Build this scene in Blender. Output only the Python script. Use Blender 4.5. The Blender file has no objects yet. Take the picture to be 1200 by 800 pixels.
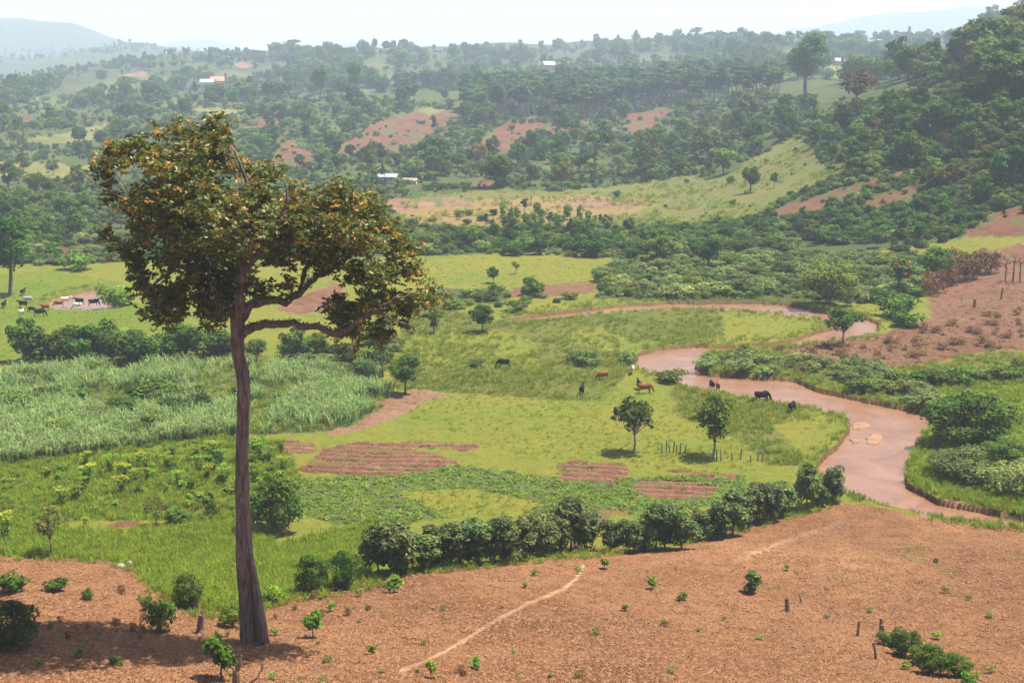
import bpy, math, random
import numpy as np
R = math.radians
sc = bpy.context.scene
rng = np.random.default_rng(7)
random.seed(7)

# ------------------------------------------------------------------ camera, sky, sun, exposure
F = 1648.0                       # focal length in photograph pixels (1200 wide)
CAMZ = 50.0
PITCH = math.atan((400 - 70) / F)
cd = bpy.data.cameras.new('camera'); cam = bpy.data.objects.new('camera', cd)
sc.collection.objects.link(cam); sc.camera = cam
cam.location = (0, 0, CAMZ); cam.rotation_euler = (math.pi / 2 - PITCH, 0, 0)
cd.sensor_width = 36; cd.lens = 36 * F / 1200; cd.clip_start = 0.5; cd.clip_end = 60000

SUN = np.array([0.36, 0.10, 0.93]); SUN /= np.linalg.norm(SUN)
SUN_EL = math.asin(SUN[2]); SUN_AZ = math.atan2(SUN[0], SUN[1])
wd = bpy.data.worlds.new('World'); sc.world = wd; wd.use_nodes = True
nt = wd.node_tree
sky = nt.nodes.new('ShaderNodeTexSky'); sky.sky_type = 'NISHITA'; sky.sun_disc = False
sky.sun_elevation = SUN_EL; sky.sun_rotation = SUN_AZ
sky.air_density = 1.0; sky.dust_density = 4.0; sky.ozone_density = 1.0; sky.altitude = 800
bg = nt.nodes['Background']; bg.inputs['Strength'].default_value = 0.085
nt.links.new(sky.outputs[0], bg.inputs[0])
sl = bpy.data.lights.new('sun', 'SUN'); sun = bpy.data.objects.new('sun', sl); sc.collection.objects.link(sun)
sl.energy = 5.0; sl.angle = R(0.53); sl.color = (1.0, 0.94, 0.84)
from mathutils import Vector
sun.rotation_euler = Vector(SUN).to_track_quat('Z', 'Y').to_euler(); sun.location = (60, -60, 200)
sc.view_settings.view_transform = 'Standard'; sc.view_settings.look = 'None'
sc.view_settings.exposure = 1.38; sc.view_settings.gamma = 1; sc.view_settings.use_curve_mapping = False
cy = sc.cycles
cy.max_bounces = 6; cy.diffuse_bounces = 3; cy.glossy_bounces = 2; cy.transmission_bounces = 2; cy.volume_bounces = 3
cy.transparent_max_bounces = 4; cy.use_denoising = True
HAZE_DENSITY = 0.00017
HAZE_COLOR = (0.71, 0.84, 1.0, 1)

# ------------------------------------------------------------------ noise and camera maths
def vnoise(x, y, seed=0):
    xi = np.floor(x).astype(np.int64); yi = np.floor(y).astype(np.int64)
    fx = x - xi; fy = y - yi
    fx = fx * fx * (3 - 2 * fx); fy = fy * fy * (3 - 2 * fy)
    def h(a, b):
        n = (a * 374761393 + b * 668265263 + seed * 1442695041) & 0x7fffffff
        n = ((n ^ (n >> 13)) * 1274126177) & 0x7fffffff
        return ((n ^ (n >> 16)) & 0xffffff) / float(0xffffff)
    return ((h(xi, yi) * (1 - fx) + h(xi + 1, yi) * fx) * (1 - fy) + (h(xi, yi + 1) * (1 - fx) + h(xi + 1, yi + 1) * fx) * fy)
def fbm(x, y, oct=4, seed=0):
    s = 0; a = .5; n = 0
    for i in range(oct):
        s = s + a * vnoise(x, y, seed + i * 17); n += a
        x = x * 2.03 + 11.3; y = y * 2.03 + 5.7; a *= .5
    return s / n - .5          # about -.5 .. .5
cP, sP = math.cos(PITCH), math.sin(PITCH)
def pix_ray(u, v):
    a = (np.asarray(u, float) - 600) / F; b = (400 - np.asarray(v, float)) / F
    fy = b * sP + cP; fz = b * cP - sP
    return a / fy, fz / fy
def z_to_v(z, Y):
    t = (z - CAMZ) / Y
    return 400 - F * (sP + t * cP) / (cP - t * sP)
def project(x, y, z):
    d = y * cP - (z - CAMZ) * sP
    return 600 + F * x / d, 400 - F * (y * sP + (z - CAMZ) * cP) / d
def at_depth(u, v, Y):
    s, t = pix_ray(u, v)
    return np.array([s * Y, Y + 0 * s, CAMZ + t * Y])

# ------------------------------------------------------------------ terrain height from surveyed profiles
def pchip(x, y, xq):
    x = np.asarray(x, float); y = np.asarray(y, float)
    h = np.diff(x); d = np.diff(y) / h
    m = np.zeros_like(y)
    w1 = 2 * h[1:] + h[:-1]; w2 = h[1:] + 2 * h[:-1]
    with np.errstate(divide='ignore', invalid='ignore'):
        mm = (w1 + w2) / (w1 / d[:-1] + w2 / d[1:])
    m[1:-1] = np.where(d[:-1] * d[1:] > 0, mm, 0)
    m[0] = d[0]; m[-1] = d[-1]
    i = np.clip(np.searchsorted(x, xq) - 1, 0, len(x) - 2)
    t = np.clip((xq - x[i]) / h[i], 0, 1); t2 = t * t; t3 = t2 * t
    return (2*t3-3*t2+1)*y[i] + (t3-2*t2+t)*h[i]*m[i] + (-2*t3+3*t2)*y[i+1] + (t3-t2)*h[i]*m[i+1]
Z = lambda z, Y: ('z', z, Y)
NEAR = [Z(47.5, 3), Z(43, 10), Z(37, 20), Z(27, 40), Z(19.3, 60)]
FGL = [(800, 78), (735, 91), (690, 102), (656, 112), Z(5, 122), Z(1, 136), Z(0, 150)]
PROF = {
 -150: FGL + [Z(0, 400), (250, 470), (215, 555), (185, 640), (150, 750), (120, 900), (103, 1100), (99, 1300)],
 0: FGL + [Z(0, 400), (250, 463), (215, 550), (185, 640), (150, 750), (120, 900), (103, 1100), (97, 1300)],
 75: [(800, 78), (735, 91), (690, 103), (660, 113), Z(4.6, 123), Z(1, 137), Z(0, 150), Z(0, 400), (250, 460), (215, 545), (185, 630), (150, 740), (120, 900), (100, 1100), (86, 1350)],
 150: [(800, 78), (740, 90), (700, 102), (665, 114), Z(4, 124), Z(.8, 138), Z(0, 150), Z(0, 400), (252, 458), (220, 540), (190, 620), (155, 720), (125, 860), (100, 1080), (73, 1450)],
 225: [(800, 78), (750, 88), (710, 101), (690, 110), Z(3.5, 122), Z(.5, 138), Z(0, 150), Z(0, 400), (253, 456), (222, 535), (192, 615), (158, 715), (130, 830), (103, 1050), (67, 1500)],
 300: [(800, 78), (755, 88), (710, 103), (685, 116), Z(2.5, 128), Z(0, 145), Z(0, 400), (255, 450), (225, 525), (195, 605), (165, 690), (140, 790), (115, 940), (92, 1150), (64, 1550)],
 450: [(800, 79), (750, 91), (705, 105), (670, 120), Z(2, 131), Z(0, 146), Z(0, 395), (252, 455), (225, 520), (203, 580), (175, 660), (148, 740), (122, 850), (98, 1020), (62, 1600)],
 600: [(800, 80), (750, 92), (700, 107), (660, 122), Z(1.5, 135), Z(0, 150), Z(0, 390), (245, 470), (225, 520), (205, 580), (180, 655), (150, 735), (125, 830), (100, 1000), (85, 1200), (62, 1650)],
 750: [(800, 80), (750, 93), (700, 109), (655, 126), Z(.8, 140), Z(0, 152), Z(0, 390), (245, 465), (225, 512), (205, 565), (180, 640), (150, 725), (125, 820), (100, 980), (85, 1150), (53, 1650)],
 900: [(800, 82), (700, 112), (650, 128), (614, 146), Z(0, 153), Z(0, 372), (270, 408), (250, 438), (225, 475), (200, 515), (170, 570), (140, 640), (120, 720), (100, 850), (85, 1000), (48, 1600)],
 1050: [(800, 84), (700, 114), (650, 130), (612, 147), Z(0, 153), Z(0, 345), (285, 370), (260, 395), (230, 425), (200, 452), (170, 480), (140, 510), (115, 550), (102, 600), (92, 800), (75, 1100), (48, 1500)],
 1200: [(800, 85), (700, 116), (650, 131), (622, 146), Z(0, 152), Z(0, 300), (310, 333), (280, 356), (250, 378), (220, 400), (180, 427), (140, 457), (100, 492), (75, 530), (60, 620), (45, 750), (28, 900), (16, 1050)],
 1350: [(800, 85), (700, 116), (650, 131), (624, 146), Z(0, 152), Z(0, 280), (300, 325), (240, 370), (160, 410), (100, 450), (50, 520), (20, 700), (-5, 1050)],
}
FAR = {  # crest of the three hazy ranges behind
 -150: (72, 30, 66), 0: (67, 21, 66), 75: (61, 27, 64), 150: (51, 50, 62), 225: (62, 62, 47), 300: (72, 70, 58), 450: (73, 72, 46),
 600: (73, 72, 64), 750: (73, 72, 70), 900: (73, 72, 48), 1050: (73, 72, 21), 1200: (73, 72, 14), 1350: (73, 72, 12)}
LY0, LY1, NLY = math.log(3.0), math.log(11500.0), 1500
lyg = np.linspace(LY0, LY1, NLY)
SMAX, NS = 1.2, 1601
sg = np.linspace(-SMAX, SMAX, NS)
cols_s, cols_z = [], []
for u in sorted(PROF):
    pts = NEAR + PROF[u]
    c2, c3, c4 = FAR[u]
    st = lambda Y: Y if Y < 480 else 480 + (Y - 480) * 1.9
    pts = [p[:-1] + (st(p[-1]),) for p in pts]
    lastY = pts[-1][-1]
    zl = CAMZ + pix_ray(u, pts[-1][0])[1] * lastY
    pts = pts + [Z(zl - 22, lastY + 500), (c2, 3900), Z(30, 4400), (c3, 5200), Z(30, 6300), (c4, 7600), Z(10, 10400), Z(0, 11500)]
    Ys, zs, ss = [], [], []
    for p in pts:
        Y = p[-1]
        z = p[1] if p[0] == 'z' else float(CAMZ + pix_ray(u, p[0])[1] * Y)
        s = float(pix_ray(u, z_to_v(z, Y))[0])
        Ys.append(math.log(Y)); zs.append(z); ss.append(s)
    cols_z.append(pchip(Ys, zs, lyg)); cols_s.append(np.interp(lyg, Ys, ss))
cols_s = np.array(cols_s); cols_z = np.array(cols_z)
HG = np.zeros((NLY, NS))
for i in range(NLY):
    HG[i] = pchip(cols_s[:, i], cols_z[:, i], np.clip(sg, cols_s[0, i], cols_s[-1, i]))
YG = np.exp(lyg)[:, None]; XG = sg[None, :] * YG
def smooth(a, b, x):
    t = np.clip((x - a) / (b - a), 0, 1); return t * t * (3 - 2 * t)
hill = smooth(420, 560, YG)
HG += hill * YG * .020 * fbm(XG / (YG * .10 + 8), np.log(YG) * 9 + 3, 4, 3)
HG += .5 * fbm(XG / 14, YG / 14, 3, 5) * smooth(20, 60, YG) * (1 - smooth(400, 700, YG))
fgm = 1 - smooth(128, 145, YG)
HG += fgm * smooth(50, 75, YG) * 1.1 * fbm(XG / 7, YG / 7, 3, 9)
def ht(x, y):
    y = np.maximum(np.asarray(y, float), 3.0)
    fi = np.clip((np.log(y) - LY0) / (LY1 - LY0) * (NLY - 1), 0, NLY - 1.001)
    fj = np.clip((np.asarray(x) / y + SMAX) / (2 * SMAX) * (NS - 1), 0, NS - 1.001)
    i = fi.astype(int); j = fj.astype(int); a = fi - i; b = fj - j
    return (HG[i, j] * (1-a) * (1-b) + HG[i+1, j] * a * (1-b) + HG[i, j+1] * (1-a) * b + HG[i+1, j+1] * a * b)
MARCH = np.exp(np.linspace(math.log(55), math.log(11000), 2900))
def ground_at(u, v):
    """first ground point seen along the photograph's line of sight (u, v)"""
    u = np.atleast_1d(np.asarray(u, float)); v = np.atleast_1d(np.asarray(v, float))
    s, t = pix_ray(u, v)
    out = np.full((len(u), 3), np.nan)
    for k in range(0, len(u), 400):
        sl_ = slice(k, k + 400)
        Y = MARCH[None, :]; gz = ht(s[sl_, None] * Y, np.broadcast_to(Y, (len(s[sl_]), MARCH.size)))
        hit = gz >= CAMZ + t[sl_, None] * Y
        any_ = hit.any(1); idx = np.argmax(hit, 1)
        Yh = MARCH[idx]; x = s[sl_] * Yh
        r = np.stack([x, Yh, ht(x, Yh)], 1); r[~any_] = np.nan
        out[sl_] = r
    return out
def inpoly(poly, u, v):
    p = np.asarray(poly, float); n = len(p)
    res = np.zeros(u.shape, bool)
    bb = (u >= p[:, 0].min()) & (u <= p[:, 0].max()) & (v >= p[:, 1].min()) & (v <= p[:, 1].max())
    if not bb.any(): return res
    uu = u[bb]; vv = v[bb]; r = np.zeros(uu.shape, bool)
    for i in range(n):
        x1, y1 = p[i]; x2, y2 = p[(i + 1) % n]
        if y1 == y2: continue
        c = ((y1 > vv) != (y2 > vv)) & (uu < (x2 - x1) * (vv - y1) / (y2 - y1) + x1)
        r ^= c
    res[bb] = r
    return res
def sample_poly(poly, n, seed=0, mind=0):
    g = np.random.default_rng(seed); p = np.asarray(poly, float)
    lo, hi = p.min(0), p.max(0); got = []
    tries = 0
    while len(got) < n and tries < 60:
        c = lo + (hi - lo) * g.random((n * 2 + 10, 2)); ok = inpoly(p, c[:, 0], c[:, 1]); tries += 1
        for q in c[ok]:
            if mind and got and np.min(np.sum((np.array(got[-600:]) - q) ** 2, 1)) < mind * mind: continue
            got.append(q)
            if len(got) >= n: break
    return np.array(got)

# ------------------------------------------------------------------ plan of the land (outlines surveyed from the photograph)
RIVER = [(585, 375), (620, 369), (660, 364), (720, 357), (800, 353), (890, 353), (930, 356), (960, 362), (985, 367), (1010, 370), (1030, 376), (1028, 388),
         (1005, 395), (960, 400), (920, 404), (870, 409), (830, 411), (815, 427), (830, 436), (880, 439), (930, 442), (960, 455), (1030, 470), (1090, 481), (1092, 495), (1076, 515), (1061, 545),
         (1064, 566), (1100, 585), (1130, 590), (1200, 604), (1330, 640), (1330, 650), (1200, 617), (1160, 613), (1100, 605), (1030, 588), (985, 574), (955, 548), (962, 535), (985, 515), (997, 500), (990, 487),
         (940, 475), (880, 467), (815, 455), (775, 440), (747, 430), (744, 422), (752, 411), (800, 404), (860, 403), (905, 401), (925, 398), (945, 391), (975, 383), (962, 374), (945, 369), (880, 364), (800, 361), (720, 365), (660, 372), (600, 378)]
POND = [(50, 355), (62, 346), (84, 341), (112, 336), (122, 341), (124, 349), (148, 358), (112, 362), (66, 361)]
FIELD = [(-1500, 655), (0, 652), (60, 650), (130, 655), (160, 668), (185, 692), (215, 712), (270, 718), (312, 704), (400, 690), (440, 682), (470, 670), (560, 661), (690, 649), (700, 642), (790, 643), (840, 627), (900, 611), (950, 600), (985, 588),
         (1030, 594), (1100, 610), (1170, 617), (1240, 622), (2700, 640), (2700, 4000), (-1500, 4000)]
C = dict(lawn=(.112, .130, .015), lush=(.085, .122, .011), tall=(.078, .096, .015), scrub=(.046, .066, .016), field=(.205, .101, .045), soil=(.135, .062, .034), dry=(.145, .078, .044), pink=(.215, .125, .078),
         yellow=(.165, .125, .045), pale=(.125, .130, .036), olive=(.092, .105, .024), sand=(.33, .21, .12), trail=(.40, .25, .145), crop=(.062, .090, .025), reed=(.085, .105, .035), wood=(.040, .055, .02), bed=(.13, .065, .036))
# name, soilness, outline
LAND = [
 ('scrub', 0, [(-400, 60), (1600, 0), (1600, 262), (1150, 275), (1000, 300), (700, 295), (480, 300), (300, 305), (-400, 300)]),
 ('wood', 0, [(-400, -40), (1600, -60), (1600, 60), (1200, 90), (1050, 95), (900, 88), (700, 95), (540, 100), (400, 108), (-400, 120)]),
 ('olive', 0, [(690, 262), (720, 232), (800, 215), (850, 205), (900, 178), (930, 162), (955, 175), (960, 195), (1005, 190), (1000, 205), (935, 225), (890, 250), (860, 262), (760, 268)]),
 ('olive', 0, [(455, 262), (470, 232), (560, 222), (690, 222), (820, 205), (800, 262), (600, 275)]),
 ('yellow', .2, [(462, 247), (560, 234), (650, 228), (745, 234), (772, 240), (700, 262), (600, 268), (480, 262)]),
 ('pink', 1, [(440, 240), (465, 233), (545, 233), (560, 240), (500, 245), (460, 248)]),
 ('pink', 1, [(650, 241), (690, 232), (752, 236), (745, 244), (680, 245)]),
 ('soil', 1, [(383, 178), (420, 160), (432, 148), (470, 135), (535, 129), (535, 142), (495, 165), (470, 178), (400, 183)]),
 ('soil', 1, [(557, 176), (572, 155), (596, 143), (636, 139), (640, 155), (622, 168), (600, 178)]),
 ('soil', 1, [(640, 150), (690, 142), (690, 152), (650, 160)]), ('soil', 1, [(728, 158), (735, 132), (790, 128), (780, 140), (745, 160)]),
 ('soil', 1, [(533, 218), (560, 209), (590, 213), (570, 222)]), ('soil', 1, [(280, 152), (300, 138), (335, 132), (325, 150)]), ('soil', 1, [(310, 200), (330, 168), (345, 165), (370, 185), (365, 195)]),
 ('soil', 1, [(12, 130), (25, 133), (52, 146), (40, 152), (25, 145)]), ('pink', 1, [(140, 90), (165, 84), (170, 89), (150, 93)]), ('pink', 1, [(270, 76), (290, 72), (296, 78), (275, 82)]),
 ('pale', 0, [(0, 210), (0, 192), (40, 189), (112, 196), (108, 208), (60, 213)]), ('pale', 0, [(25, 165), (95, 152), (122, 142), (122, 160), (60, 172)]), ('pale', 0, [(225, 130), (235, 126), (300, 130), (260, 140)]),
 ('pale', 0, [(480, 130), (500, 126), (520, 130), (500, 136)]), ('pale', 0, [(730, 78), (760, 70), (780, 74), (770, 80)]),
 ('pale', 0, [(960, 84), (975, 76), (1035, 76), (1030, 88), (985, 95)]),
 ('lawn', 0, [(478, 310), (495, 299), (560, 299), (640, 303), (690, 306), (697, 318), (690, 332), (560, 336), (500, 334)]),
 ('soil', 1, [(585, 348), (600, 337), (660, 332), (695, 330), (696, 343), (660, 347)]), ('scrub', 0, [(480, 348), (500, 338), (590, 338), (590, 356), (500, 358)]),
 ('scrub', 0, [(700, 320), (720, 300), (1000, 295), (1090, 300), (1080, 350), (960, 357), (800, 353), (700, 350)]),
 ('soil', 1, [(885, 252), (930, 238), (985, 220), (1030, 207), (1088, 193), (1090, 198), (1040, 213), (990, 232), (950, 252), (910, 256)]),
 ('soil', 1, [(1005, 246), (1020, 230), (1075, 216), (1073, 238), (1050, 246)]), ('soil', 1, [(1128, 277), (1160, 252), (1200, 238), (1330, 220), (1330, 275), (1180, 277)]),
 ('dry', 1, [(905, 414), (960, 398), (1035, 392), (1060, 380), (1092, 370), (1080, 358), (1100, 345), (1200, 330), (1400, 325), (1400, 408), (1200, 411), (1160, 410), (1090, 424), (1020, 432), (935, 420)]),
 ('dry', .6, [(1080, 320), (1130, 300), (1200, 285), (1300, 285), (1300, 330), (1200, 335), (1090, 350)]),
 ('lush', 0, [(0, 320), (70, 318), (140, 330), (150, 352), (210, 372), (200, 388), (100, 392), (0, 425), (-200, 430), (-200, 325)]),
 ('soil', 1, [(40, 296), (60, 289), (105, 290), (100, 296)]),
 ('soil', 1, [(330, 362), (365, 340), (400, 330), (400, 358), (360, 370)]),
 ('tall', 0, [(480, 350), (590, 378), (700, 366), (740, 380), (720, 400), (755, 420), (700, 470), (560, 462), (460, 455), (470, 400)]),
 ('lawn', 0, [(470, 395), (560, 385), (620, 395), (640, 425), (560, 440), (490, 420)]), ('lawn', 0, [(720, 380), (760, 395), (735, 415), (680, 405), (640, 392)]),
 ('tall', 0, [(690, 372), (760, 362), (840, 364), (850, 395), (800, 400), (740, 402)]),
 ('lawn', 0, [(840, 362), (930, 366), (955, 372), (968, 382), (920, 398), (850, 400), (860, 380)]),
 ('reed', 0, [(-300, 440), (0, 440), (110, 428), (300, 430), (440, 436), (462, 468), (420, 495), (380, 506), (250, 512), (120, 530), (0, 545), (-300, 560)]),
 ('tall', 0, [(0, 432), (120, 420), (460, 415), (460, 436), (300, 430), (100, 430), (0, 442)]),
 ('pink', 1, [(385, 508), (420, 495), (462, 460), (500, 458), (528, 462), (470, 484), (405, 509)]),
 ('lush', 0, [(-300, 560), (0, 545), (250, 512), (330, 515), (350, 560), (330, 610), (100, 610), (-300, 620)]),
 ('crop', .1, [(330, 560), (400, 560), (540, 545), (650, 560), (760, 560), (870, 555), (880, 575), (800, 600), (700, 605), (560, 600), (440, 620), (330, 600)]),
 ('lawn', 0, [(500, 590), (470, 575), (560, 572), (640, 590), (600, 605), (520, 605)]),
 ('soil', 1, [(345, 552), (385, 524), (420, 518), (480, 519), (478, 528), (545, 540), (525, 547), (480, 556), (405, 558)]), ('soil', 1, [(478, 517), (558, 520), (554, 528), (482, 525)]),
 ('soil', 1, [(308, 520), (330, 516), (376, 519), (370, 531), (320, 532)]),
 ('soil', 1, [(650, 544), (660, 540), (736, 545), (734, 556), (718, 568), (655, 562)]), ('soil', 1, [(740, 574), (748, 563), (800, 563), (842, 572), (835, 582), (770, 585)]),
 ('soil', 1, [(770, 552), (800, 548), (868, 556), (870, 561), (830, 558)]),
 ('soil', 1, [(680, 600), (720, 597), (745, 598), (700, 615), (690, 640), (680, 640)]),
 ('soil', .8, [(200, 608), (225, 590), (270, 586), (277, 597), (265, 604)]), ('soil', .8, [(130, 618), (140, 610), (165, 610), (160, 618)]),
 ('lush', 0, [(-300, 620), (0, 612), (140, 625), (270, 612), (330, 640), (440, 610), (450, 660), (400, 690), (312, 704), (270, 718), (215, 712), (160, 668), (130, 655), (0, 652), (-300, 655)]),
 ('tall', 0, [(785, 452), (815, 457), (880, 468), (940, 477), (950, 490), (900, 500), (955, 548), (900, 545), (860, 510), (800, 490)]),
 ('lawn', 0, [(880, 478), (940, 477), (990, 487), (997, 498), (970, 505), (920, 500)]),
 ('tall', 0, [(815, 427), (830, 412), (905, 412), (960, 420), (1030, 432), (1100, 424), (1160, 412), (1400, 412), (1400, 440), (1200, 445), (1100, 470), (1090, 482), (1030, 470), (930, 442), (830, 437)]),
 ('lush', 0, [(1090, 480), (1100, 450), (1200, 435), (1400, 440), (1400, 650), (1200, 606), (1130, 590), (1064, 566), (1061, 545), (1076, 515)]),
 ('field', 1, FIELD),
 ('sand', .6, [(878, 364), (958, 368), (962, 374), (940, 371)]), ('sand', .6, [(930, 400), (960, 392), (985, 388), (980, 396), (945, 403)]),
 ('sand', .6, [(1105, 586), (1112, 583), (1140, 591), (1200, 604), (1200, 607), (1130, 594)]),
]
BARS = [[(1014, 508), (1022, 502), (1033, 503), (1036, 511), (1026, 516), (1016, 514)], [(998, 489), (1012, 487), (1024, 492), (1010, 497), (999, 498)], [(994, 508), (1004, 507), (1010, 512), (1000, 514)], [(880, 365), (930, 366), (958, 370), (960, 374), (935, 371)]]
TRAIL = [(470, 786), (520, 764), (545, 749), (580, 727), (620, 706), (660, 690), (676, 677), (684, 662)]
TRAIL2 = [(860, 657), (900, 642), (940, 627), (990, 610)]

# ------------------------------------------------------------------ mesh helpers
def mesh_np(name, verts, faces, mats, fmat=None, tint=None, smooth_=False):
    """verts (n,3); faces (m,k) one k per call or a list of such arrays"""
    fl = faces if isinstance(faces, list) else [faces]
    fl = [np.asarray(f, np.int32) for f in fl if len(f)]
    me = bpy.data.meshes.new(name)
    nv = len(verts); me.vertices.add(nv); me.vertices.foreach_set('co', np.asarray(verts, np.float32).ravel())
    tot = sum(f.size for f in fl); nf = sum(len(f) for f in fl)
    me.loops.add(tot); me.polygons.add(nf)
    me.loops.foreach_set('vertex_index', np.concatenate([f.ravel() for f in fl]))
    cnt = np.concatenate([np.full(len(f), f.shape[1], np.int32) for f in fl])
    st = np.concatenate([[0], np.cumsum(cnt)[:-1]]).astype(np.int32)
    me.polygons.foreach_set('loop_start', st)
    try: me.polygons.foreach_set('loop_total', cnt)
    except Exception: pass
    for m in mats: me.materials.append(m)
    if fmat is not None: me.polygons.foreach_set('material_index', np.asarray(fmat, np.int32))
    if tint is not None:
        at = me.attributes.new('tint', 'FLOAT_COLOR', 'POINT')
        c = np.ones((nv, 4), np.float32); c[:, :tint.shape[1]] = tint
        at.data.foreach_set('color', c.ravel())
    me.polygons.foreach_set('use_smooth', np.full(nf, smooth_))
    me.update(); me.validate()
    return me
class MB:
    """collects tubes, leaves and solids with one material index and tint each"""
    def __init__(s): s.v = []; s.f4 = []; s.f3 = []; s.m4 = []; s.m3 = []; s.t = []; s.n = 0
    def add(s, v, f, m=0, tint=(1, 0, .5)):
        v = np.asarray(v, float); f = np.asarray(f, int) + s.n
        s.v.append(v); t = np.asarray(tint, float)
        s.t.append(np.broadcast_to(t, (len(v), 3)) if t.ndim == 1 else t)
        if f.shape[1] == 4: s.f4.append(f); s.m4.append(np.full(len(f), m))
        else: s.f3.append(f); s.m3.append(np.full(len(f), m))
        s.n += len(v)
    def tube(s, pts, rad, seg=6, m=0, tint=(1, 0, .5), wob=0, rg=rng, cap=True):
        pts = np.asarray(pts, float); rad = np.broadcast_to(np.asarray(rad, float), (len(pts),))
        V = []
        for i in range(len(pts)):
            d = pts[min(i + 1, len(pts) - 1)] - pts[max(i - 1, 0)]; d = d / (np.linalg.norm(d) + 1e-9)
            a = np.cross(d, [0, 0, 1.0]) if abs(d[2]) < .9 else np.cross(d, [1.0, 0, 0])
            a /= np.linalg.norm(a); b = np.cross(d, a)
            an = np.linspace(0, 2 * np.pi, seg, endpoint=False)
            r = rad[i] * (1 + wob * (rg.random(seg) - .5))
            V.append(pts[i] + (np.cos(an) * r)[:, None] * a + (np.sin(an) * r)[:, None] * b)
        V = np.concatenate(V); k = len(pts)
        i, j = np.meshgrid(np.arange(k - 1), np.arange(seg), indexing='ij'); j2 = (j + 1) % seg
        f = np.stack([i * seg + j, i * seg + j2, (i + 1) * seg + j2, (i + 1) * seg + j], -1).reshape(-1, 4)
        base = s.n
        s.add(V, f, m, tint)
        if cap:
            c = np.array([pts[-1], pts[0]]); n0 = s.n
            s.v.append(c); s.t.append(np.broadcast_to(np.asarray(tint, float), (2, 3))); s.n += 2
            jj = np.arange(seg); e = base + (k - 1) * seg
            s.f3.append(np.stack([e + jj, e + (jj + 1) % seg, np.full(seg, n0)], 1)); s.m3.append(np.full(seg, m))
            s.f3.append(np.stack([base + (jj + 1) % seg, base + jj, np.full(seg, n0 + 1)], 1)); s.m3.append(np.full(seg, m))
    def leaves(s, P, N, L, Wd, tint, m=0, rg=rng, T=None, droop=0.0):
        """leaf blades: a bent kite of two quads is overkill at this size; one kite each"""
        n = len(P); N = N / (np.linalg.norm(N, axis=1, keepdims=True) + 1e-9)
        if T is None: T = rg.normal(size=(n, 3))
        T = T - (T * N).sum(1, keepdims=True) * N; T /= (np.linalg.norm(T, axis=1, keepdims=True) + 1e-9)
        B = np.cross(N, T)
        L = np.broadcast_to(np.asarray(L, float), (n,))[:, None]; Wd = np.broadcast_to(np.asarray(Wd, float), (n,))[:, None]
        v = np.stack([P - T * L * .5, P + B * Wd * .5 + T * L * .05 - N * L * droop * .3, P + T * L * .5 - N * L * droop, P - B * Wd * .5 + T * L * .05 - N * L * droop * .3], 1).reshape(-1, 3)
        f = np.arange(4 * n).reshape(n, 4)
        s.add(v, f, m, np.repeat(tint, 4, 0))
    def box(s, c, d, m=0, tint=(1, 0, .5), rz=0):
        x, y, z = np.asarray(d, float) / 2
        v = np.array([(i * x, j * y, k * z) for i in (-1, 1) for j in (-1, 1) for k in (-1, 1)])
        cs, sn = math.cos(rz), math.sin(rz); v = np.stack([v[:, 0] * cs - v[:, 1] * sn, v[:, 0] * sn + v[:, 1] * cs, v[:, 2]], 1) + np.asarray(c, float)
        s.add(v, [(0, 1, 3, 2), (4, 6, 7, 5), (0, 4, 5, 1), (2, 3, 7, 6), (0, 2, 6, 4), (1, 5, 7, 3)], m, tint)
    def mesh(s, name, mats, smooth_=False):
        fl = []; fm = []
        if s.f4: fl.append(np.concatenate(s.f4)); fm.append(np.concatenate(s.m4))
        if s.f3: fl.append(np.concatenate(s.f3)); fm.append(np.concatenate(s.m3))
        return mesh_np(name, np.concatenate(s.v), fl, mats, np.concatenate(fm), np.concatenate(s.t), smooth_)
def tag(o, label=None, cat=None, group=None, kind=None):
    if label: o['label'] = label
    if cat: o['category'] = cat
    if group: o['group'] = group
    if kind: o['kind'] = kind
    return o
def obj(name, me, parent=None, loc=None):
    o = bpy.data.objects.new(name, me); sc.collection.objects.link(o)
    if parent is not None: o.parent = parent
    if loc is not None: o.location = loc
    return o
def empty(name, loc, rz=0):
    o = bpy.data.objects.new(name, None); sc.collection.objects.link(o)
    o.location = loc; o.rotation_euler = (0, 0, rz); o.empty_display_size = .5
    return o

# ------------------------------------------------------------------ materials
def node_mat(name):
    m = bpy.data.materials.new(name); m.use_nodes = True
    t = m.node_tree; return m, t, t.nodes['Principled BSDF'], t.links.new
def mixc(t, a, b, fac, blend='MIX'):
    n = t.nodes.new('ShaderNodeMix'); n.data_type = 'RGBA'; n.blend_type = blend
    for sock, val in ((n.inputs[0], fac), (n.inputs[6], a), (n.inputs[7], b)):
        if isinstance(val, bpy.types.NodeSocket): t.links.new(val, sock)
        elif isinstance(val, (tuple, list)): sock.default_value = (*val[:3], 1)
        else: sock.default_value = val
    return n.outputs[2]
def maprange(t, val, a, b, c, d):
    n = t.nodes.new('ShaderNodeMapRange'); t.links.new(val, n.inputs[0])
    for i, x in enumerate((a, b, c, d)): n.inputs[i + 1].default_value = x
    return n.outputs[0]
def noise(t, scale, detail=4, rough=.6, vec=None, dist=0):
    n = t.nodes.new('ShaderNodeTexNoise'); n.inputs['Scale'].default_value = scale; n.inputs['Detail'].default_value = detail; n.inputs['Roughness'].default_value = rough
    n.inputs['Distortion'].default_value = dist
    if vec is not None: t.links.new(vec, n.inputs['Vector'])
    return n.outputs[0]
LEAF_GAIN = (1.20, 1.34, .72)
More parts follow.
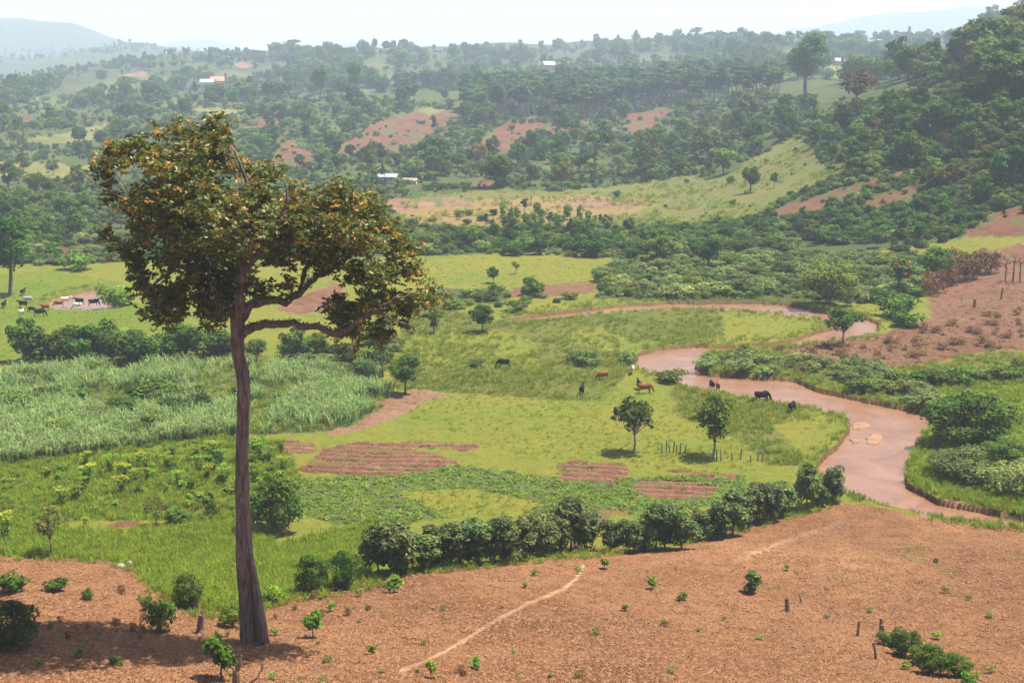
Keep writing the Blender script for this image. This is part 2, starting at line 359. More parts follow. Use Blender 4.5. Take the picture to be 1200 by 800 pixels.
def foliage(name, c1, c2, rough=.7, trans=.35, var=.38, spec=.08):
    c1 = tuple(a * b for a, b in zip(c1, LEAF_GAIN)); c2 = tuple(a * b for a, b in zip(c2, LEAF_GAIN))
    m, t, p, L = node_mat(name)
    a = t.nodes.new('ShaderNodeAttribute'); a.attribute_name = 'tint'
    sp = t.nodes.new('ShaderNodeSeparateColor'); L(a.outputs['Color'], sp.inputs[0])
    oi = t.nodes.new('ShaderNodeObjectInfo')
    hue = mixc(t, c1, c2, sp.outputs[1])
    v1 = maprange(t, oi.outputs['Random'], 0, 1, 1 - var, 1 + var)
    mu = t.nodes.new('ShaderNodeMath'); mu.operation = 'MULTIPLY'; L(v1, mu.inputs[0]); L(sp.outputs[0], mu.inputs[1])
    cc = t.nodes.new('ShaderNodeCombineColor')
    for i in range(3): L(mu.outputs[0], cc.inputs[i])
    col = mixc(t, hue, cc.outputs[0], 1.0, 'MULTIPLY')
    hs = t.nodes.new('ShaderNodeHueSaturation'); L(col, hs.inputs['Color'])
    rr = t.nodes.new('ShaderNodeMath'); rr.operation = 'FRACT'; m9 = t.nodes.new('ShaderNodeMath'); m9.operation = 'MULTIPLY'; m9.inputs[1].default_value = 17.3
    L(oi.outputs['Random'], m9.inputs[0]); L(m9.outputs[0], rr.inputs[0])
    L(maprange(t, rr.outputs[0], 0, 1, .470, .522), hs.inputs['Hue'])
    L(hs.outputs[0], p.inputs['Base Color']); p.inputs['Roughness'].default_value = rough; p.inputs['Specular IOR Level'].default_value = spec
    tr = t.nodes.new('ShaderNodeBsdfTranslucent'); L(hs.outputs[0], tr.inputs[0])
    ms = t.nodes.new('ShaderNodeMixShader'); ms.inputs[0].default_value = trans
    L(p.outputs[0], ms.inputs[1]); L(tr.outputs[0], ms.inputs[2]); L(ms.outputs[0], t.nodes['Material Output'].inputs[0])
    return m
def plain(name, c, rough=.8, ns=0, amt=.3, spec=.3, metal=0, bump=0):
    m, t, p, L = node_mat(name)
    p.inputs['Roughness'].default_value = rough; p.inputs['Specular IOR Level'].default_value = spec; p.inputs['Metallic'].default_value = metal
    if ns:
        co = t.nodes.new('ShaderNodeTexCoord')
        nz = noise(t, ns, 5, .65, co.outputs['Object'])
        a = tuple(x * (1 - amt) for x in c); b = tuple(min(1, x * (1 + amt)) for x in c)
        L(mixc(t, a, b, maprange(t, nz, .3, .7, 0, 1)), p.inputs['Base Color'])
        if bump:
            bn = t.nodes.new('ShaderNodeBump'); bn.inputs['Strength'].default_value = bump; bn.inputs['Distance'].default_value = .1; L(nz, bn.inputs['Height']); L(bn.outputs[0], p.inputs['Normal'])
    else: p.inputs['Base Color'].default_value = (*c, 1)
    return m
M = {}
M['dark'] = foliage('leaf_dark', (.034, .070, .018), (.078, .115, .024))
M['mid'] = foliage('leaf_mid', (.055, .095, .022), (.115, .14, .032))
M['bright'] = foliage('leaf_bright', (.07, .125, .022), (.13, .18, .03))
M['olive'] = foliage('leaf_olive', (.085, .10, .035), (.15, .13, .05))
M['grey'] = foliage('leaf_greygreen', (.095, .12, .06), (.17, .19, .09))
M['euca'] = foliage('leaf_eucalyptus', (.040, .075, .035), (.07, .10, .05))
M['rustleaf'] = foliage('leaf_rust', (.10, .075, .03), (.17, .085, .03))
M['dead'] = foliage('leaf_dead', (.12, .060, .045), (.17, .09, .06), trans=.1)
M['hero'] = foliage('leaf_great_tree', (.074, .094, .030), (.36, .20, .045), rough=.42, trans=.42, var=0, spec=.4)
M['hedge'] = foliage('leaf_hedge', (.036, .062, .021), (.13, .14, .03), rough=.5, spec=.25)
M['blade'] = foliage('grass_blade', (.15, .20, .022), (.24, .22, .05), trans=.5, var=.25, spec=.2)
M['bladetall'] = foliage('grass_blade_tall', (.135, .165, .026), (.22, .185, .055), trans=.5, var=.3, spec=.2)
M['cane'] = foliage('cane_blade', (.125, .175, .085), (.25, .27, .19), trans=.4, var=.25, rough=.45)
M['crop'] = foliage('crop_leaf', (.075, .11, .022), (.12, .15, .035), trans=.3)
M['lime'] = foliage('leaf_lime', (.16, .18, .03), (.24, .21, .03))
M['red'] = foliage('blossom_red', (.52, .05, .015), (.6, .14, .03))
M['litter'] = foliage('dry_litter', (.22, .105, .065), (.060, .024, .018), trans=.05, var=.4, spec=.15)
M['bark'] = plain('bark', (.115, .085, .065), .9, 6, .4)
M['barkpale'] = plain('bark_pale', (.24, .20, .16), .9, 6, .3)
def bark_mat():
    m, t, p, L = node_mat('great_tree_bark')
    co = t.nodes.new('ShaderNodeTexCoord'); mp = t.nodes.new('ShaderNodeMapping'); mp.inputs['Scale'].default_value = (1, 1, .16); L(co.outputs['Object'], mp.inputs[0])
    n1 = noise(t, 5.5, 5, .7, mp.outputs[0]); n2 = noise(t, .35, 3, .6, co.outputs['Object'])
    a = mixc(t, (.055, .039, .031), (.185, .138, .110), maprange(t, n1, .38, .64, 0, 1))
    L(mixc(t, a, mixc(t, a, (1.5, 1.35, 1.3), 1, 'MULTIPLY'), maprange(t, n2, .4, .65, 0, 1)), p.inputs['Base Color']); p.inputs['Roughness'].default_value = .9
    bn = t.nodes.new('ShaderNodeBump'); bn.inputs['Strength'].default_value = .9; bn.inputs['Distance'].default_value = .15; L(n1, bn.inputs['Height']); L(bn.outputs[0], p.inputs['Normal'])
    return m
M['herobark'] = bark_mat()
M['moss'] = plain('moss', (.15, .125, .03), .95, 5, .4)
M['deadwood'] = plain('dead_wood', (.16, .10, .065), .9, 8, .4)
M['rock'] = plain('pale_rock', (.24, .18, .135), .9, 4, .3)
M['clod'] = plain('earth_clod', (.19, .09, .043), .95, 4, .3)

def terrain_mat():
    m, t, p, L = node_mat('ground')
    a = t.nodes.new('ShaderNodeAttribute'); a.attribute_name = 'land'
    geo = t.nodes.new('ShaderNodeNewGeometry'); pos = geo.outputs['Position']
    n1 = noise(t, .06, 5, .6, pos); n2 = noise(t, .55, 5, .65, pos); n3 = noise(t, 3.2, 4, .7, pos); n4 = noise(t, 9.0, 2, .6, pos)
    # grass: yellowing patches, darker tussocks
    g = mixc(t, a.outputs['Color'], mixc(t, a.outputs['Color'], (1.35, 1.05, 1.2), 1, 'MULTIPLY'), maprange(t, n1, .35, .65, 0, 1))
    g = mixc(t, g, mixc(t, g, (.55, .66, .6), 1, 'MULTIPLY'), maprange(t, n2, .48, .72, 0, .9))
    g = mixc(t, g, mixc(t, g, (.62, .68, .6), 1, 'MULTIPLY'), maprange(t, n3, .45, .68, 0, .9))
    g = mixc(t, g, mixc(t, g, (1.35, 1.25, 1.3), 1, 'MULTIPLY'), maprange(t, n4, .52, .7, 0, .6))
    s = mixc(t, a.outputs['Color'], mixc(t, a.outputs['Color'], (.78, .72, .70), 1, 'MULTIPLY'), maprange(t, n1, .38, .62, 0, 1))
    s = mixc(t, s, mixc(t, s, (.62, .56, .54), 1, 'MULTIPLY'), maprange(t, n2, .45, .7, 0, .8))
    s = mixc(t, s, mixc(t, s, (.50, .44, .42), 1, 'MULTIPLY'), maprange(t, n3, .5, .66, 0, .9))
    s = mixc(t, s, mixc(t, s, (1.5, 1.6, 1.7), 1, 'MULTIPLY'), maprange(t, n4, .55, .68, 0, .8))
    L(mixc(t, g, s, a.outputs['Alpha']), p.inputs['Base Color'])
    p.inputs['Roughness'].default_value = .95; p.inputs['Specular IOR Level'].default_value = .1
    bn = t.nodes.new('ShaderNodeBump'); bn.inputs['Strength'].default_value = .9; bn.inputs['Distance'].default_value = .35
    ad = t.nodes.new('ShaderNodeMath'); ad.operation = 'ADD'; L(n2, ad.inputs[0]); L(n3, ad.inputs[1]); L(ad.outputs[0], bn.inputs['Height']); L(bn.outputs[0], p.inputs['Normal'])
    return m
def water_mat():
    m, t, p, L = node_mat('muddy_water')
    geo = t.nodes.new('ShaderNodeNewGeometry'); pos = geo.outputs['Position']
    n1 = noise(t, .10, 4, .6, pos, 1.5)
    L(mixc(t, (.150, .074, .040), (.205, .108, .066), maprange(t, n1, .35, .65, 0, 1)), p.inputs['Base Color'])
    p.inputs['Roughness'].default_value = .16; p.inputs['IOR'].default_value = 1.33; p.inputs['Specular IOR Level'].default_value = .38
    bn = t.nodes.new('ShaderNodeBump'); bn.inputs['Strength'].default_value = .6; bn.inputs['Distance'].default_value = .15
    mp = t.nodes.new('ShaderNodeMapping'); mp.inputs['Scale'].default_value = (.7, 1.6, 1); L(pos, mp.inputs[0])
    L(noise(t, 1.3, 4, .6, mp.outputs[0]), bn.inputs['Height']); L(bn.outputs[0], p.inputs['Normal'])
    return m

# ------------------------------------------------------------------ ground sheet, river and pond
WATER_Z = -.75
def build_ground():
    s_in = np.arange(-.41, .4101, .0011); so = np.linspace(.41, 1.19, 40)[1:]
    s = np.concatenate([-so[::-1], s_in, so])
    ys = [np.exp(np.arange(math.log(3), math.log(60), .05)), np.exp(np.arange(math.log(60), math.log(150), .0022))]
    vv = np.arange(598, 262, -1.0); tt = pix_ray(600 + 0 * vv, vv)[1]; ys.append(-CAMZ / tt)
    last = ys[-1][-1]; ys += [np.exp(np.arange(math.log(last), math.log(3600), .0050))[1:], np.exp(np.arange(math.log(3600), math.log(11300), .011))]
    Y = np.unique(np.concatenate(ys)); Y = Y[np.concatenate([[True], np.diff(Y) > .02])]
    SS, YY = np.meshgrid(s, Y); X = SS * YY; z = ht(X, YY)
    U, V = project(X, YY, z)
    # jitter so that outlines look grown rather than cut
    px = YY / F
    jx = (fbm(X / 6, YY / 6, 3, 21) * 10 / px * .35).clip(-9, 9); jy = (fbm(X / 6, YY / 6, 3, 33) * 6 / px * .10).clip(-4, 4)
    far_ = smooth(380, 520, YY)
    jx = jx + (fbm(X / 1.4, YY / 1.4, 3, 24) * 14) * (1 - far_); jy = jy + (fbm(X / 1.4, YY / 1.4, 3, 25) * 5) * (1 - far_)
    Uj = U + jx * (1 - far_) + far_ * 22 * fbm(U / 26, V / 12, 3, 22); Vj = V + jy * (1 - far_) + far_ * 9 * fbm(U / 22, V / 9, 3, 23)
    near = (YY > 130) & (YY < 420)
    dmain = (fbm(X / 2.5, YY / 2.5, 3, 41) * 6)
    def carve(poly):
        inside = inpoly(poly, U + dmain, V + dmain * .5) & near
        return inside
    riv = carve(RIVER); pon = carve(POND); riv0 = riv.copy(); bar = np.zeros(riv.shape, bool)
    for b_ in BARS: bar |= inpoly(b_, U + dmain * .4, V + dmain * .15) & near
    wet_bar = riv & bar
    # two rings of soft bank on the grid
    wet = riv | pon
    w = wet.astype(float)
    for _ in range(2):
        q = w.copy(); q[1:-1, 1:-1] = (w[1:-1, 1:-1] * 2 + w[:-2, 1:-1] + w[2:, 1:-1] + w[1:-1, :-2] + w[1:-1, 2:]) / 6; w = q
    # river margins are levelled first so that the water stays below its banks
    col = np.zeros(X.shape + (4,)); col[..., :3] = C['lawn']
    hil = smooth(440, 520, YY)[..., None]
    col[..., :3] = col[..., :3] * (1 - hil) + np.array(C['scrub']) * hil
    for nm, soil, poly in LAND:
        if nm == 'field': ins = inpoly(poly, U + jx * .3, V + jy * .5) & (YY < 156)
        elif nm in ('sand',): ins = inpoly(poly, U, V) & near
        else: ins = inpoly(poly, Uj, Vj) & (YY > 118)
        col[ins, :3] = C[nm]; col[ins, 3] = soil
    def stroke(line, wpx):
        l = np.asarray(line, float); d = np.full(U.shape, 1e9); mk = (YY < 156) & (YY > 60)
        for a, b in zip(l[:-1], l[1:]):
            ab = b - a; tq = np.clip(((U - a[0]) * ab[0] + (V - a[1]) * ab[1]) / (ab @ ab), 0, 1)
            d = np.minimum(d, np.hypot(U - a[0] - tq * ab[0], V - a[1] - tq * ab[1]))
        return np.where(mk, np.clip(1.35 - (d + fbm(X * 1.2, YY * 1.2, 2, 51) * 3) / wpx, 0, 1), 0)
    for ln, wp, amt in ((TRAIL, 2.2, .85), (TRAIL2, 4, .25)):
        k = (stroke(ln, wp) * amt)[..., None]; col[..., :3] = col[..., :3] * (1 - k) + np.array(C['trail']) * k
    pl_ = (col[..., 3] > .6) & (YY > 156) & (YY <= 340) & (U < 900)
    gp = np.clip((fbm(X / 7, YY / .9, 3, 64) - .12) * 5, 0, .6) * pl_
    ph_ = np.sin(2 * np.pi * (YY + .12 * X + 1.2 * fbm(X / 9, YY / 9, 2, 77)) / 1.9); rk = np.clip(ph_ * 1.6 + .4 * fbm(X / 1.5, YY / 1.5, 2, 78), 0, 1)[..., None] * pl_[..., None] * .6
    col[..., :3] = col[..., :3] * (1 - rk) + np.array((.22, .125, .080)) * rk
    col[..., :3] = col[..., :3] * (1 - gp[..., None]) + np.array((.085, .10, .02)) * gp[..., None]; col[..., 3] *= 1 - gp
    # open grassy clearings and wood on the far hills
    cl_ = np.clip((fbm(U / 55, V / 13, 4, 65) - .08) * 7, 0, .8) * smooth(560, 760, YY) * (1 - smooth(1700, 2300, YY)) * (col[..., 3] < .2)
    col[..., :3] = col[..., :3] * (1 - cl_[..., None]) + np.array((.078, .094, .028)) * cl_[..., None]
    mt_ = np.clip((fbm(U / 9, V / 3.5, 4, 66)) * 6, 0, 1) * smooth(3300, 3900, YY)
    col[..., :3] = col[..., :3] * (1 - .8 * mt_[..., None]) + np.array((.075, .085, .035)) * .5 * mt_[..., None]
    bank = np.clip(w * 3, 0, 1)[..., None] * np.where(U > 300, .75, .25)[..., None]
    col[..., :3] = col[..., :3] * (1 - bank) + np.array(C['bed']) * bank; col[..., 3] = np.maximum(col[..., 3], bank[..., 0])
    # green weeds creeping over the bare field
    fld = (col[..., 3] > .9) & (YY < 156)
    far_soil = (col[..., 3] > .5) & (YY > 340)
    gs = np.clip((fbm(U / 9, V / 5, 4, 63) - .02) * 5, 0, .8) * far_soil
    col[..., :3] = col[..., :3] * (1 - gs[..., None]) + np.array(C['scrub']) * 1.3 * gs[..., None]; col[..., 3] *= 1 - gs
    ton = (1 + .55 * fbm(X / 16, YY / 16, 4, 67) + .35 * fbm(X / 3, YY / 3, 3, 68))[..., None]
    col[..., :3] = np.where(fld[..., None], col[..., :3] * ton * np.array((1, .5 + .5 * 1, 1)), col[..., :3])
    gk = np.clip((fbm(X / 5, YY / 5, 4, 61) - .16) * 6, 0, .55) * fld * smooth(95, 130, YY)
    col[..., :3] = col[..., :3] * (1 - gk[..., None]) + np.array((.115, .115, .03)) * gk[..., None]
    col[bar, :3] = np.array(C['sand']) * .85; col[bar, 3] = .6
    z = z * (1 - w) + np.where(wet, -1.9, np.minimum(z, -.2)) * w
    z = np.where(bar & (w > .3), WATER_Z + .10 + .12 * fbm(X / 1.5, YY / 1.5, 2, 79), z)
    # clods and furrows of the bare field, real relief
    z += fld * (.10 * fbm(X / .9, YY / .9, 3, 71) + .05 * fbm(X / .3, YY / .3, 2, 73))
    plot = (col[..., 3] > .9) & (YY > 156) & (YY < 260) & (U < 880)
    z += plot * .20 * np.sin(2 * np.pi * (YY + .12 * X + 1.2 * fbm(X / 9, YY / 9, 2, 77)) / 1.9)
    z += ((~fld) & (YY < 420) & (w < .02)) * .22 * fbm(X / 1.6, YY / 1.6, 3, 75)
    nr, nc = X.shape
    V3 = np.stack([X, YY, z], -1).reshape(-1, 3)
    back = []
    for yb, k in ((-2.0, 60), (-90.0, 220)):
        back.append(np.stack([s * k, np.full(nc, yb), np.full(nc, 48.2)], 1))
    V3 = np.concatenate([back[1], back[0], V3]); colf = np.concatenate([np.tile(np.array([*C['field'], 1.]), (2 * nc, 1)), col.reshape(-1, 4)])
    i, j = np.meshgrid(np.arange(nr + 1), np.arange(nc - 1), indexing='ij')
    f = np.stack([i * nc + j, i * nc + j + 1, (i + 1) * nc + j + 1, (i + 1) * nc + j], -1).reshape(-1, 4)
    me = mesh_np('ground', V3, f, [terrain_mat()], smooth_=True)
    at = me.attributes.new('land', 'FLOAT_COLOR', 'POINT'); at.data.foreach_set('color', colf.astype(np.float32).ravel())
    tag(obj('ground', me), 'valley ground of grass, bare red earth and wooded hills', kind='structure')
    wm = water_mat()
    for nm, msk in (('river', riv), ('pond', pon)):
        g = msk.copy()
        for _ in range(4):
            q = g.copy(); q[1:] |= g[:-1]; q[:-1] |= g[1:]; q[:, 1:] |= g[:, :-1]; q[:, :-1] |= g[:, 1:]; g = q
        cell = g[:-1, :-1] & g[1:, :-1] & g[:-1, 1:] & g[1:, 1:]
        idx = np.argwhere(cell); ids = np.arange(nr * nc).reshape(nr, nc)
        f = np.stack([ids[idx[:, 0], idx[:, 1]], ids[idx[:, 0], idx[:, 1] + 1], ids[idx[:, 0] + 1, idx[:, 1] + 1], ids[idx[:, 0] + 1, idx[:, 1]]], 1)
        un, inv = np.unique(f, return_inverse=True)
        Vw = np.stack([X.ravel()[un], YY.ravel()[un], np.full(len(un), WATER_Z)], 1)
        tag(obj(nm, mesh_np(nm, Vw, inv.reshape(-1, 4), [wm], smooth_=True)), kind='structure')
build_ground()
hz_b = MB(); hz_b.box((0, 5600, 205), (32000, 11700, 425))
hm = bpy.data.materials.new('haze_air'); hm.use_nodes = True; t = hm.node_tree
t.nodes.remove(t.nodes['Principled BSDF'])
pv = t.nodes.new('ShaderNodeVolumePrincipled'); pv.inputs['Color'].default_value = HAZE_COLOR; pv.inputs['Density'].default_value = HAZE_DENSITY; pv.inputs['Anisotropy'].default_value = 0.0
t.links.new(pv.outputs[0], t.nodes['Material Output'].inputs['Volume'])
hm.volume_intersection_method = 'FAST' if hasattr(hm, 'volume_intersection_method') else None
tag(obj('haze', hz_b.mesh('haze', [hm])), kind='stuff')

# ------------------------------------------------------------------ plants: one unit-height mesh pair per kind
def sph(n, rg):
    d = rg.normal(size=(n, 3)); return d / np.linalg.norm(d, axis=1, keepdims=True)
def add_crown(mb, blobs, n, leaf, rg, m=0, up=.45, asp=.55, huep=.3, hang=0):
    b = np.asarray(blobs, float); k = len(b)
    pr = b[:, 3] * b[:, 5]; pr = pr / pr.sum()
    bi = rg.choice(k, n, p=pr)
    d = sph(n, rg); fl = (d[:, 2] < 0) & (rg.random(n) < .55); d[fl, 2] *= -1
    rad = .55 + .5 * rg.random(n) ** .6
    P = b[bi, :3] + d * b[bi, 3:6] * rad[:, None]
    N = d * .7 + np.array([0, 0, up]) + rg.normal(size=(n, 3)) * .45
    bv = .78 + .44 * rg.random(k); bh = rg.random(k) ** 2
    tint = np.stack([bv[bi] * (.7 + .6 * rg.random(n)), np.clip(bh[bi] * .6 + huep * rg.random(n) ** 2, 0, 1), rg.random(n)], 1)
    L = leaf * (.6 + .8 * rg.random(n))
    mb.leaves(P, N, L, L * asp, tint, m, rg, droop=.12)
def blobs_in(rg, k, c, r, br, flat=.8, shell=.55):
    d = sph(k, rg); q = (shell + (1 - shell) * rg.random(k))[:, None]
    p = np.asarray(c) + d * np.asarray(r) * q
    R_ = br * (.7 + .6 * rg.random(k))
    return np.column_stack([p, R_, R_, R_ * flat])
def add_trunk(mb, blobs, th, r, rg, m=0, fork=.6, nl=8, lean=.03):
    top = np.array([lean * rg.normal(), lean * rg.normal(), th])
    pts = np.array([[0, 0, -.03], [0, 0, .0], top * .5 + [.01 * rg.normal(), .01 * rg.normal(), 0], top])
    mb.tube(pts, [r * 1.5, r * 1.25, r * .95, r * .75], 7, m, rg=rg)
    for i in rg.permutation(len(blobs))[:nl]:
        c = np.asarray(blobs[i][:3]); mid = top * (1 - fork) + c * fork + [0, 0, .02 - .06 * rg.random()]
        mb.tube([top * .92, mid, c], [r * .55, r * .35, r * .12], 5, m, rg=rg, cap=False)
def kind_tree(seed, nleaf, leaf, mat, tmat='bark', th=.35, c=(0, 0, .68), cr=(.30, .30, .24), k=14, br=.14, tr=.022, flat=.8, up=.45, asp=.55, nl=8, shell=.55, extra=None, mult=1):
    out = []
    rg = np.random.default_rng(seed)
    bl = blobs_in(rg, k, c, cr, br, flat, shell)
    bl[:, 2] = np.maximum(bl[:, 2], bl[:, 5] * .6)
    T = MB(); add_trunk(T, bl, th, tr, rg, nl=nl); Cn = MB(); add_crown(Cn, bl, nleaf, leaf, rg, up=up, asp=asp)
    tm = T.mesh('trunk', [M[tmat]], True); cm = Cn.mesh('crown', [M[mat]])
    ex = None
    if extra:
        E = MB(); rg2 = np.random.default_rng(seed + 5); add_crown(E, bl * np.array([1, 1, 1, 1.08, 1.08, 1.08]), extra[1], leaf * .8, rg2, up=.3); ex = E.mesh('blossom', [M[extra[0]]])
    B = MB()
    for src, mi in ((T, 0), (Cn, 1)):
        o_ = B.n
        B.v += src.v; B.t += src.t; B.n += src.n
        B.f4 += [q + o_ for q in src.f4]; B.f3 += [q + o_ for q in src.f3]
        B.m4 += [q * 0 + mi for q in src.m4]; B.m3 += [q * 0 + mi for q in src.m3]
    bm_ = B.mesh('whole_plant', [M[tmat], M[mat]])
    return dict(trunk=tm, crown=cm, whole=bm_, blossom=ex)
KINDS = {}
def kinds(name, n, seed, **kw): KINDS[name] = [kind_tree(seed + i * 13, **kw) for i in range(n)]
kinds('round_dark', 5, 100, nleaf=1900, leaf=.075, mat='dark', th=.3, c=(0, 0, .60), cr=(.33, .33, .34), br=.12, k=26, flat=.9)
kinds('round_mid', 4, 140, nleaf=1500, leaf=.085, mat='mid', th=.3, c=(0, 0, .58), cr=(.38, .38, .32), br=.13, k=24, flat=.9)
kinds('round_olive', 3, 180, nleaf=1300, leaf=.08, mat='olive', c=(0, 0, .6), cr=(.34, .34, .32), br=.12, k=22)
kinds('round_bright', 3, 200, nleaf=1300, leaf=.085, mat='bright', c=(0, 0, .58), cr=(.32, .32, .34), br=.13, k=20)
kinds('round_rust', 2, 220, nleaf=900, leaf=.08, mat='rustleaf', cr=(.36, .36, .30), c=(0, 0, .62), th=.36, k=22, br=.12)
kinds('tall_dark', 3, 240, nleaf=1900, leaf=.06, mat='dark', th=.42, c=(0, 0, .66), cr=(.22, .22, .30), br=.10, k=26, flat=.95)
kinds('euca', 4, 260, nleaf=700, leaf=.075, mat='euca', tmat='barkpale', th=.55, c=(0, 0, .70), cr=(.09, .09, .27), br=.07, k=12, tr=.012)
kinds('flat', 3, 280, nleaf=1100, leaf=.07, mat='mid', th=.5, c=(0, 0, .84), cr=(.42, .42, .10), br=.13, k=16, flat=.5, tr=.02)
kinds('bush', 5, 300, nleaf=1100, leaf=.13, mat='mid', th=.15, c=(0, 0, .42), cr=(.52, .52, .36), br=.24, k=16, tr=.03, shell=.5)
kinds('bush_dark', 5, 330, nleaf=1100, leaf=.13, mat='dark', th=.15, c=(0, 0, .45), cr=(.46, .46, .38), br=.24, k=16, tr=.03)
kinds('bush_bright', 3, 360, nleaf=1000, leaf=.13, mat='bright', th=.15, c=(0, 0, .42), cr=(.52, .52, .36), br=.24, k=14, tr=.03)
kinds('bush_grey', 4, 380, nleaf=1300, leaf=.11, mat='grey', th=.12, c=(0, 0, .42), cr=(.6, .6, .34), br=.22, k=20, tr=.03)
kinds('bush_dead', 3, 400, nleaf=600, leaf=.15, mat='dead', tmat='deadwood', th=.15, c=(0, 0, .45), cr=(.42, .42, .40), br=.2, k=14, tr=.03, asp=.2, up=.0)
kinds('hi_bush_dark', 2, 420, nleaf=5200, leaf=.058, mat='dark', th=.12, c=(0, 0, .46), cr=(.48, .48, .40), br=.17, k=34, tr=.025, nl=14)
kinds('hi_bush_mid', 2, 440, nleaf=4200, leaf=.062, mat='mid', th=.12, c=(0, 0, .46), cr=(.46, .46, .40), br=.17, k=30, tr=.02, nl=14)
kinds('hi_bush_grey', 2, 460, nleaf=5000, leaf=.06, mat='grey', th=.12, c=(0, 0, .42), cr=(.62, .62, .36), br=.2, k=34, tr=.025, nl=14)
kinds('hi_tree', 3, 480, nleaf=1250, leaf=.075, mat='mid', tmat='barkpale', th=.34, c=(.03, 0, .64), cr=(.32, .32, .30), br=.13, k=22, tr=.02, nl=16, shell=.3, up=.2)
kinds('hi_tall', 2, 485, nleaf=3200, leaf=.052, mat='dark', th=.36, c=(0, 0, .66), cr=(.25, .25, .27), br=.12, k=28, tr=.03, nl=12)
kinds('snag', 3, 490, nleaf=60, leaf=.08, mat='dead', tmat='deadwood', th=.7, c=(0, 0, .72), cr=(.22, .22, .26), br=.06, k=9, tr=.03, nl=9, asp=.2, up=0)
kinds('sparse', 2, 500, nleaf=900, leaf=.06, mat='olive', th=.4, c=(0, 0, .7), cr=(.30, .30, .24), br=.12, k=12, tr=.016, nl=12)
kinds('hi_round', 3, 520, nleaf=3200, leaf=.06, mat='dark', th=.3, c=(0, 0, .64), cr=(.34, .34, .28), br=.13, k=26, tr=.024, nl=14)
kinds('hedge', 5, 540, nleaf=3000, leaf=.072, mat='hedge', th=.22, c=(0, 0, .52), cr=(.27, .27, .40), br=.13, k=30, tr=.018, nl=14, up=.8, asp=.5)
kinds('weed', 4, 580, nleaf=170, leaf=.22, mat='bright', th=.3, c=(0, 0, .55), cr=(.34, .34, .36), br=.2, k=8, tr=.03, nl=8, up=.8)
kinds('weed_grey', 3, 590, nleaf=150, leaf=.20, mat='grey', th=.3, c=(0, 0, .5), cr=(.36, .36, .36), br=.2, k=8, tr=.02, nl=8, up=.3, asp=.3)
kinds('sapling', 3, 600, nleaf=520, leaf=.13, mat='bright', th=.35, c=(0, 0, .62), cr=(.27, .27, .30), br=.15, k=12, tr=.022, nl=10, up=.6)
kinds('redflower', 2, 620, nleaf=900, leaf=.09, mat='mid', k=14, extra=('red', 90))

def banana(seed):
    rg = np.random.default_rng(seed); Cn = MB(); T = MB()
    T.tube([[0, 0, -.02], [0, 0, .25], [.01, 0, .45]], [.06, .05, .03], 6)
    for i in range(10):
        a = i * 2.4 + rg.random(); el = .5 + .7 * rg.random(); L = .5 + .12 * rg.random(); w = .10
        q = np.linspace(0, 1, 5); out = L * np.sin(el) * q; up = .45 + L * np.cos(el) * q * 1.1 - .42 * q ** 2.3 * (.5 + .4 * el)
        dx, dy = math.cos(a), math.sin(a); wd_ = w * np.array([.3, 1, 1, .8, .1])
        l = np.stack([out * dx - wd_ * dy, out * dy + wd_ * dx, up - .02], 1); r = np.stack([out * dx + wd_ * dy, out * dy - wd_ * dx, up - .02], 1)
        v = np.concatenate([l, r]); f = [(k, k + 1, k + 6, k + 5) for k in range(4)]
        Cn.add(v, f, 0, (.8 + .5 * rg.random(), .5 * rg.random(), 0))
    tm = T.mesh('trunk', [M['bark']]); cm = Cn.mesh('crown', [M['bright']])
    B = MB(); B.v = T.v + Cn.v; B.t = T.t + Cn.t; B.f4 = T.f4 + [q + T.n for q in Cn.f4]; B.f3 = T.f3; B.m4 = [q * 0 for q in T.m4] + [q * 0 + 1 for q in Cn.m4]; B.m3 = T.m3; B.n = T.n + Cn.n
    return dict(trunk=tm, crown=cm, whole=B.mesh('whole_plant', [M['bark'], M['bright']]), blossom=None)
KINDS['banana'] = [banana(s) for s in (1, 2)]
def umbrella_plant(seed, mat):
    rg = np.random.default_rng(seed); T = MB(); Cn = MB(); tops = []
    for i in range(4):
        a = rg.random() * 6.3; top = np.array([.22 * math.cos(a), .22 * math.sin(a), .75 + .25 * rg.random()])
        T.tube([[0, 0, -.02], top * [.4, .4, .5], top], [.02, .015, .01], 5); tops.append(top)
    for tp in tops:
        n = 46; d = sph(n, rg); P = tp + d * [.2, .2, .035]
        Cn.leaves(P, np.array([0, 0, 1.]) + rg.normal(size=(n, 3)) * .25, .15, .07, np.stack([.7 + .6 * rg.random(n), rg.random(n), rg.random(n)], 1), 0, rg)
    n = 60; Cn.leaves(rg.normal(size=(n, 3)) * [.1, .1, .12] + [0, 0, .4], sph(n, rg) + [0, 0, .8], .15, .07, np.stack([.6 + .4 * rg.random(n), 0 * rg.random(n), rg.random(n)], 1), 1, rg)
    return dict(trunk=T.mesh('stem', [M['bark']]), crown=Cn.mesh('crown', [M[mat], M['bright']]), whole=None, blossom=None)
KINDS['umbrella_lime'] = [umbrella_plant(s, 'lime') for s in (3, 4)]
KINDS['umbrella_green'] = [umbrella_plant(s, 'bright') for s in (5, 6)]

